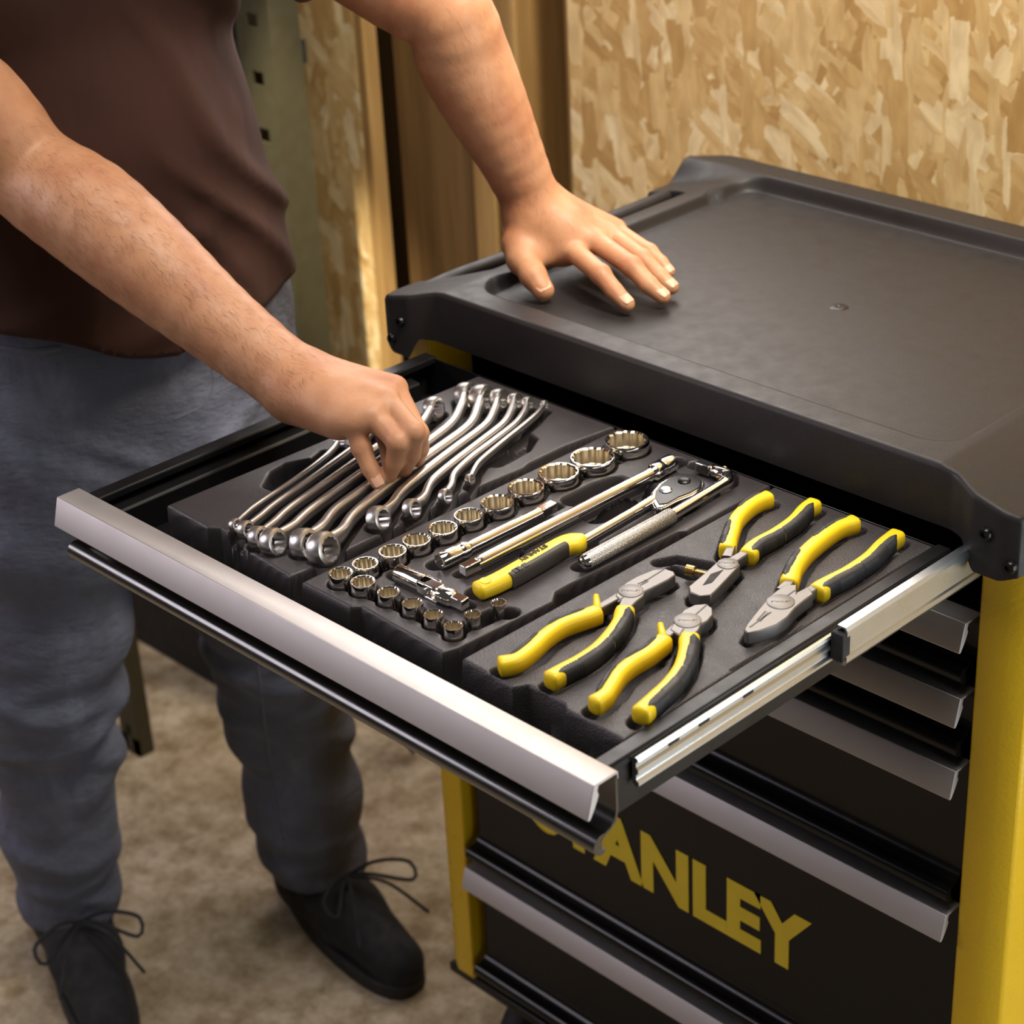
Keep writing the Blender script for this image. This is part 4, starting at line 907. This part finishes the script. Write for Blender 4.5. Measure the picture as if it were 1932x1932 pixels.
hand(wrR, mR, fR, tR, [(wrR + V3(.016, -.006, -.012), mR[0] + V3(-.020, .000, -.006), .0165, .0125), (wrR + V3(.03, .02, -.008), V3(.142, .222, .046), .016, .013), (wrR, (mR[1] + wrR) / 2, .024, .017)], [.0076, .0083, .0085, .0082])
# left hand spread on the worktop, thumb nearest the viewer
pL = [[V3(*p) for p in q] for q in (
    [(0.09, 0.5126, 0.083), (0.1413, 0.4967, 0.076), (0.1624, 0.4923, 0.066), (0.179, 0.4908, 0.0585)], [(0.1033, 0.5317, 0.088), (0.1557, 0.5228, 0.079), (0.1776, 0.5214, 0.067), (0.192, 0.5237, 0.0585)],
    [(0.0982, 0.5562, 0.086), (0.1465, 0.5469, 0.077), (0.1697, 0.5444, 0.066), (0.183, 0.5455, 0.0585)], [(0.0832, 0.5789, 0.081), (0.1305, 0.5735, 0.072), (0.1459, 0.5726, 0.065), (0.1557, 0.5726, 0.0585)])]
mL = [q[0] for q in pL]; fL = [q[1:] for q in pL]
tL = [V3(*q) for q in [(0.0484, 0.4861, 0.086), (0.0607, 0.4793, 0.077), (0.0826, 0.4694, 0.069), (0.0984, 0.4665, 0.059)]]
hand(wrL, mL, fL, tL, [(wrL + V3(.004, .022, -.026), mL[3] + V3(-.012, 0, -.010), .0165, .012), (wrL + V3(0.004, -.016, -.016), tL[1], .0175, .0125), (tL[1], mL[0] + V3(-.012, 0, -.008), .0105, .0105), (wrL, (mL[1] + wrL) / 2, .022, .016)], [.0088, .0089, .0085, .0074])
bV, bF = S.mesh(0.0020, smooth=1)
body = mobj('body', bV, bF, 'skin', person, sharp=180)
# finger nails
def nail(dip, tip, dors, r, off=.35, w=.72):
    d = tip - dip; d /= np.linalg.norm(d); n = dors - d * (dors @ d); n /= np.linalg.norm(n); s_ = np.cross(d, n); c = tip - d * r * off; m = MB(); v = []; f = []
    for i in range(7):
        for j in range(9):
            a = (j / 8 - .5) * 2.1; t_ = (i / 6 - .5) * 2; lw = w * (1 - .25 * max(0, t_) ** 3 - .18 * max(0, -t_) ** 3)
            v.append(c + d * t_ * r * .80 + s_ * math.sin(a * lw) * r * 1.0 + n * (math.cos(a * lw) * r * (.955 - .10 * max(0, t_) ** 2) ))
    for i in range(6):
        for j in range(8): f.append((i * 9 + j, i * 9 + j + 1, i * 9 + j + 10, i * 9 + j + 9))
    m.add(v, f); return m.build('fingernail', 'nail', person)
nail(fR[0][1], fR[0][2], V3(.75, -.45, .45), .0078 * .84)
for q, r in zip(fL, (.0088, .0089, .0085, .0074)): nail(q[1], q[2], V3(.15, -.15, 1), r * .86)
nail(tL[2], tL[3], V3(.25, -.35, .9), .0104)
for s_ in (-1, 1):
    ec = hd + Fd * .0770 + Ld * .031 * s_ + V3(0, 0, .012); ball = [(max(1e-4, .0125 * math.sin(math.radians(a))), -.0125 * math.cos(math.radians(a))) for a in range(0, 181, 15)]
    ey = MB().lathe(ball, ec, (0, 0, 1), 20, cap0=False, cap1=False).build('eye', 'eye_white', person)
    MB().lathe([(.0056, .0112), (.0050, .0122), (1e-4, .0129)], ec, Fd, 18, cap0=False, cap1=False).build('iris', 'hair_dark', ey)
    MB().sweep(spline([hd + Fd * .094 + Ld * .012 * s_ + V3(0, 0, .038), hd + Fd * .092 + Ld * .030 * s_ + V3(0, 0, .043), hd + Fd * .076 + Ld * .050 * s_ + V3(0, 0, .037)], 10), circ(8, .004, .004)).build('eyebrow', 'hair_dark', person)
H = Implicit(); H.cone(hd + V3(-.025, 0, .045), hd + V3(.005, 0, .055), .098, .090, .02, flat=(Ld, .86)); H.cone(hd + V3(-.05, 0, .0), hd + V3(-.045, 0, -.03), .060, .045, .03)
hv, hf = H.mesh(.005); mobj('hair', hv, hf, 'hair_dark', person, sharp=180)
# fine hairs on both forearms
nrmV = np.zeros_like(bV); fn = np.cross(bV[bF[:, 2]] - bV[bF[:, 0]], bV[bF[:, 3]] - bV[bF[:, 1]])
for a in range(4): np.add.at(nrmV, bF[:, a], fn)
nrmV /= np.linalg.norm(nrmV, axis=1)[:, None] + 1e-9
hv, hf = [], []
for el, wr, num in ((elR, wrR, 3200), (elL, wrL, 700)):
    ax = wr - el; L_ = np.linalg.norm(ax); ax = ax / L_; t_ = (bV - el) @ ax; rad = np.linalg.norm(bV - el - np.outer(t_, ax), axis=1)
    ok = np.nonzero((t_ > -.02) & (t_ < L_ + .03) & (rad < .06) & (nrmV[:, 2] > -.55))[0]
    for i in rng.choice(ok, num):
        p, n_ = bV[i], nrmV[i]; d = ax * .8 + n_ * .30 + rng.normal(0, .30, 3) - V3(0, 0, .25); d -= n_ * min(0, d @ n_) * .8; d /= np.linalg.norm(d); l = rng.uniform(.006, .011)
        s_ = np.cross(d, n_); s_ = s_ / (np.linalg.norm(s_) + 1e-9) * .00006; k = len(hv); q = p + d * l * .5 + n_ * .0003; e_ = p + d * l + ax * l * .2
        hv += [p - s_, p + s_, q - s_, q + s_, e_]; hf += [(k, k + 1, k + 3, k + 2), (k + 2, k + 3, k + 4)]
ah = mobj('arm_hair', hv, hf, 'hair_fine', person, smooth=False); ah['kind'] = 'stuff'

# clothing -------------------------------------------------------------
def wob(p, f, s): return (np.sin(p[..., 0] * f + 1.3 * s + 1.7 * np.sin(p[..., 2] * f * .7 + s)) * np.sin(p[..., 1] * f * .9 + 2.1 * s) + np.sin(p[..., 2] * f * 1.1 + s * 3.1 + 1.3 * np.sin(p[..., 1] * f * .8)))
T = Implicit()
T.chain([PC + V3(.005, 0, -.06), PC + LEAN * .25 + V3(.012, 0, 0), PC + LEAN * .6 + V3(.02, 0, 0), CH], [.170, .166, .158, .165], .03, flat=(Fd, .72))
T.cone(CH - Ld * .11 + V3(.02, 0, .04), CH + Ld * .11 + V3(.03, 0, .05), .098, .098, .05); T.cone(CH + V3(.02, 0, .07), CH + V3(.035, 0, .115), .085, .072, .03)
def shirt_disp(p):
    q = p - PC; a = q @ Ld; h = p[..., 2] - PC[2]; fr = q @ Fd
    u = a * .80 + h * .62 + .012 * np.sin(h * 31 + a * 9); g = np.clip((h - .02) / .1, 0, 1)
    fold = np.exp(-((u - .165) / .010) ** 2) * .0060 + np.exp(-((u - .215) / .012) ** 2) * .0070 + np.exp(-((u - .120) / .011) ** 2) * .0045 + np.exp(-((u - .30) / .016) ** 2) * .006
    low = np.exp(-((h - .030 - .20 * a) / .013) ** 2) * .007 + np.exp(-((h - .085 - .30 * a) / .015) ** 2) * .006 + np.exp(-((h - .150 - .38 * a) / .017) ** 2) * .005
    return fold * np.clip((a + .02) / .06, 0, 1) + low * np.clip((.09 - a) / .06, 0, 1) + .0022 * wob(p, 26, 1.0)
tv, tf = T.mesh(.0045, shirt_disp, 2)
def clip(V, F, keep):
    F = F[keep(V)[F].all(1)]; u = np.unique(F); mp = -np.ones(len(V), int); mp[u] = np.arange(len(u)); return V[u], mp[F]
def rim_fix(V, F, fn):
    """snap the cut rim on to the hem surface: fn(V) -> offset along z to add"""
    e = np.sort(np.vstack([F[:, [i, (i + 1) % 4]] for i in range(4)]), 1); u, c_ = np.unique(e, axis=0, return_counts=True); b_ = np.unique(u[c_ == 1]); dz = fn(V[b_]); near = np.abs(dz) < .02
    V = V.copy(); V[b_[near], 2] += dz[near]; return V
hem = lambda V: PC[2] + .050 + .20 * np.clip((V - PC) @ Ld, 0, 1) + .30 * np.clip(-(V - PC) @ Ld, 0, 1) + .004 * np.sin((V - PC) @ Ld * 40)
tv, tf = clip(tv, tf, lambda V: V[:, 2] > hem(V)); tv = rim_fix(tv, tf, lambda V: hem(V) - V[:, 2])
for sh, el in ((shR, elR), (shL, elL)):
    U = Implicit(); U.chain([sh, sh + (el - sh) * .62], [.073, .066], .03); uv_, uf_ = U.mesh(.0045, lambda p: .0025 * wob(p, 34, 4.0), 2)
    ax = (el - sh) / np.linalg.norm(el - sh) ** 2; uv_, uf_ = clip(uv_, uf_, lambda V: (V - sh) @ ax < .52)
    eg = np.sort(np.vstack([uf_[:, [i, (i + 1) % 4]] for i in range(4)]), 1); u_, c_ = np.unique(eg, axis=0, return_counts=True); b_ = np.unique(u_[c_ == 1]); uv_[b_] += np.outer(.52 - (uv_[b_] - sh) @ ax, el - sh); tf = np.vstack([tf, uf_ + len(tv)]); tv = np.vstack([tv, uv_])
shirt = mobj('t_shirt', tv, tf, 'cotton', person, sharp=180)
sm = shirt.modifiers.new('thickness', 'SOLIDIFY'); sm.thickness = .0025; sm.offset = 0
shirt['label'] = 'brown cotton T-shirt'
hipR = PC - Ld * .088 + V3(0, 0, -.03); hipL = PC + Ld * .088 + V3(0, 0, -.03)
knR = V3(*[-0.4110312232474078, 0.17828100994459672, -0.43999999999999995]); anR = V3(*[-0.519661126311896, 0.20994170258099576, -0.79]); knL = V3(*[-0.3079515117624676, 0.4122769053487465, -0.47]); anL = V3(*[-0.3516468947761915, 0.4644411999473941, -0.79])
J = Implicit()
J.chain([PC + V3(0, 0, .15), PC + V3(0, 0, .06), PC + V3(-.005, 0, -.03)], [.145, .155, .166], .03, flat=(Fd, .72))
for hp_, kn, an, s_ in ((hipR, knR, anR, -1), (hipL, knL, anL, 1)):
    th = kn - hp_
    J.chain([hp_ + V3(-.01, 0, -.005), hp_ + th * .35, hp_ + th * .75 + Fd * .008, kn + Fd * .006], [.098, .088, .072, .067], .03)
    cf = an - kn; J.chain([kn + Fd * .006, kn + cf * .3 - Fd * .008, kn + cf * .75, an + V3(0, 0, -.012)], [.067, .066, .060, .062], .03)
def jean_disp(p):
    d = .0036 * wob(p, 24, 2.0) + .0020 * wob(p, 52, 5.0)
    for hp_, kn, an, s_ in ((hipR, knR, anR, -1), (hipL, knL, anL, 1)):
        q = p - kn; h = q[..., 2]; a = q @ Ld; fr = q @ Fd; w_ = np.exp(-(np.hypot(a, fr) / .10) ** 4)
        for hh_, sl, am, wd_ in ((.050, .35, .010, .012), (.005, -.30, .013, .012), (-.040, .40, .012, .013), (-.090, -.35, .008, .014), (.12, .6, .007, .016), (-.30, .3, .007, .012), (-.335, -.3, .008, .012), (-.262, -.4, .006, .013)):
            d = d + am * w_ * np.exp(-((h - hh_ - sl * a - .008 * np.sin(a * 40 + hh_ * 50)) / wd_) ** 2)
    q = p - (hipR + hipL) / 2; a = q @ Ld; h = q[..., 2]; fr = q @ Fd
    cr = np.exp(-(np.hypot(a, h + .05) / .13) ** 4) * (fr > 0)
    for k_, am in ((.0, .006), (.035, .005), (.07, .004)):
        d = d + cr * am * (np.exp(-((h + .055 + k_ - .55 * np.abs(a) ) / .010) ** 2))
    return d
jv, jf = J.mesh(.0045, jean_disp, 2)
jv, jf = clip(jv, jf, lambda V: (V[:, 2] < PC[2] + .125) & (V[:, 2] > ZF + .075)); jv = rim_fix(jv, jf, lambda V: np.where(V[:, 2] < ZF + .2, ZF + .075, PC[2] + .125) - V[:, 2])
jeans = mobj('jeans', jv, jf, 'denim', person, sharp=180); jeans['label'] = 'faded blue-grey jeans'
sm = jeans.modifiers.new('thickness', 'SOLIDIFY'); sm.thickness = .003; sm.offset = 0
# seams laid on the cloth: points pushed on to the jeans along a line of sight fixed in the scene
from mathutils.bvhtree import BVHTree
bvh = BVHTree.FromPolygons([tuple(v) for v in jv], [tuple(map(int, q)) for q in jf])
eye = Vector((1.3151, -0.72511, 0.72887))
def on_cloth(pts, r, name='seam', mat='denim_seam'):
    out = []
    for p in spline(pts, 24):
        hit = bvh.ray_cast(eye, (Vector(p) - eye).normalized())
        if hit[0] is not None: out.append(hit[0] + hit[1] * .0006 * (1 if hit[1].dot(Vector(p) - eye) < 0 else -1))
    if len(out) > 3: return MB().sweep(out, circ(6, r, r)).build(name, mat, jeans)
on_cloth([(-0.2325, 0.3222, -0.0582), (-0.2253, 0.3154, -0.077), (-0.2272, 0.3013, -0.0928), (-0.2417, 0.2778, -0.1032)], .0016)
on_cloth([(-0.2273, 0.3275, -0.0586), (-0.2201, 0.319, -0.0796), (-0.2221, 0.3019, -0.0991), (-0.2394, 0.2751, -0.1098)], .0010)
on_cloth([(-0.3229, 0.3954, -0.4824), (-0.3075, 0.3847, -0.5176), (-0.3583, 0.4194, -0.617), (-0.3302, 0.4058, -0.6736), (-0.3718, 0.4364, -0.7909)], .0022)
on_cloth([(-0.3854, 0.179, -0.0318), (-0.3621, 0.2002, -0.0366), (-0.3428, 0.2223, -0.0347)], .0030, 'waistband')
on_cloth([(-0.3833, 0.1765, -0.0379), (-0.3598, 0.1976, -0.0432), (-0.3396, 0.221, -0.0409)], .0014)
# shoes
for an, s_ in ((anR, -1), (anL, 1)):
    g = V3(an[0], an[1], ZF); fd = Fd * .98 + Ld * .12 * s_; fd /= np.linalg.norm(fd)
    K = Implicit()
    K.chain([g + V3(0, 0, .105), g + V3(0, 0, .06) - fd * .01, g + fd * .07 + V3(0, 0, .045), g + fd * .175 + V3(0, 0, .034)], [.046, .045, .041, .032], .02)
    K.cone(g - fd * .035 + V3(0, 0, .04), g + fd * .05 + V3(0, 0, .034), .034, .034, .02)
    kv, kf = K.mesh(.004); kv, kf = clip(kv, kf, lambda V: (V[:, 2] > ZF + .012) & (V[:, 2] < ZF + .125)); sh_ = mobj('shoe', kv, kf, 'shoe_canvas', person, sharp=180)
    sd = np.cross([0, 0, 1], fd); so = []
    for k in range(28):
        a = 2 * math.pi * k / 28; so.append(tuple((g + fd * (.070 + .135 * math.cos(a)) + sd * (.042 + .006 * math.cos(a)) * math.copysign(abs(math.sin(a)) ** .7, math.sin(a)))[:2]))
    MB().prism(so, ZF, ZF + .020).build('sole', 'rubber', sh_, bevel=.003)
    top = g + fd * .075 + V3(0, 0, .105)
    for d1, d2 in ((1, .6), (-1, .5)):
        loop = [top, top + sd * .030 * d1 + fd * .02 + V3(0, 0, .018), top + sd * .062 * d1 + fd * .045 + V3(0, 0, .016), top + sd * .055 * d1 + fd * .062 + V3(0, 0, .002), top + sd * .02 * d1 + fd * .02 + V3(0, 0, .004), top]
        MB().sweep(spline(loop, 26), circ(8, .0024, .0024)).build('lace', 'shoe_canvas', sh_)
        MB().sweep(spline([top, top + sd * .025 * d1 + fd * .05 + V3(0, 0, .006), top + sd * .05 * d1 + fd * .10 + V3(0, 0, -.022)], 12), circ(8, .0022, .0022)).build('lace', 'shoe_canvas', sh_)

# ------------------------------------------------------------------ lift everything so that the floor is z = 0
for o in TOP: o.location.z += Z0
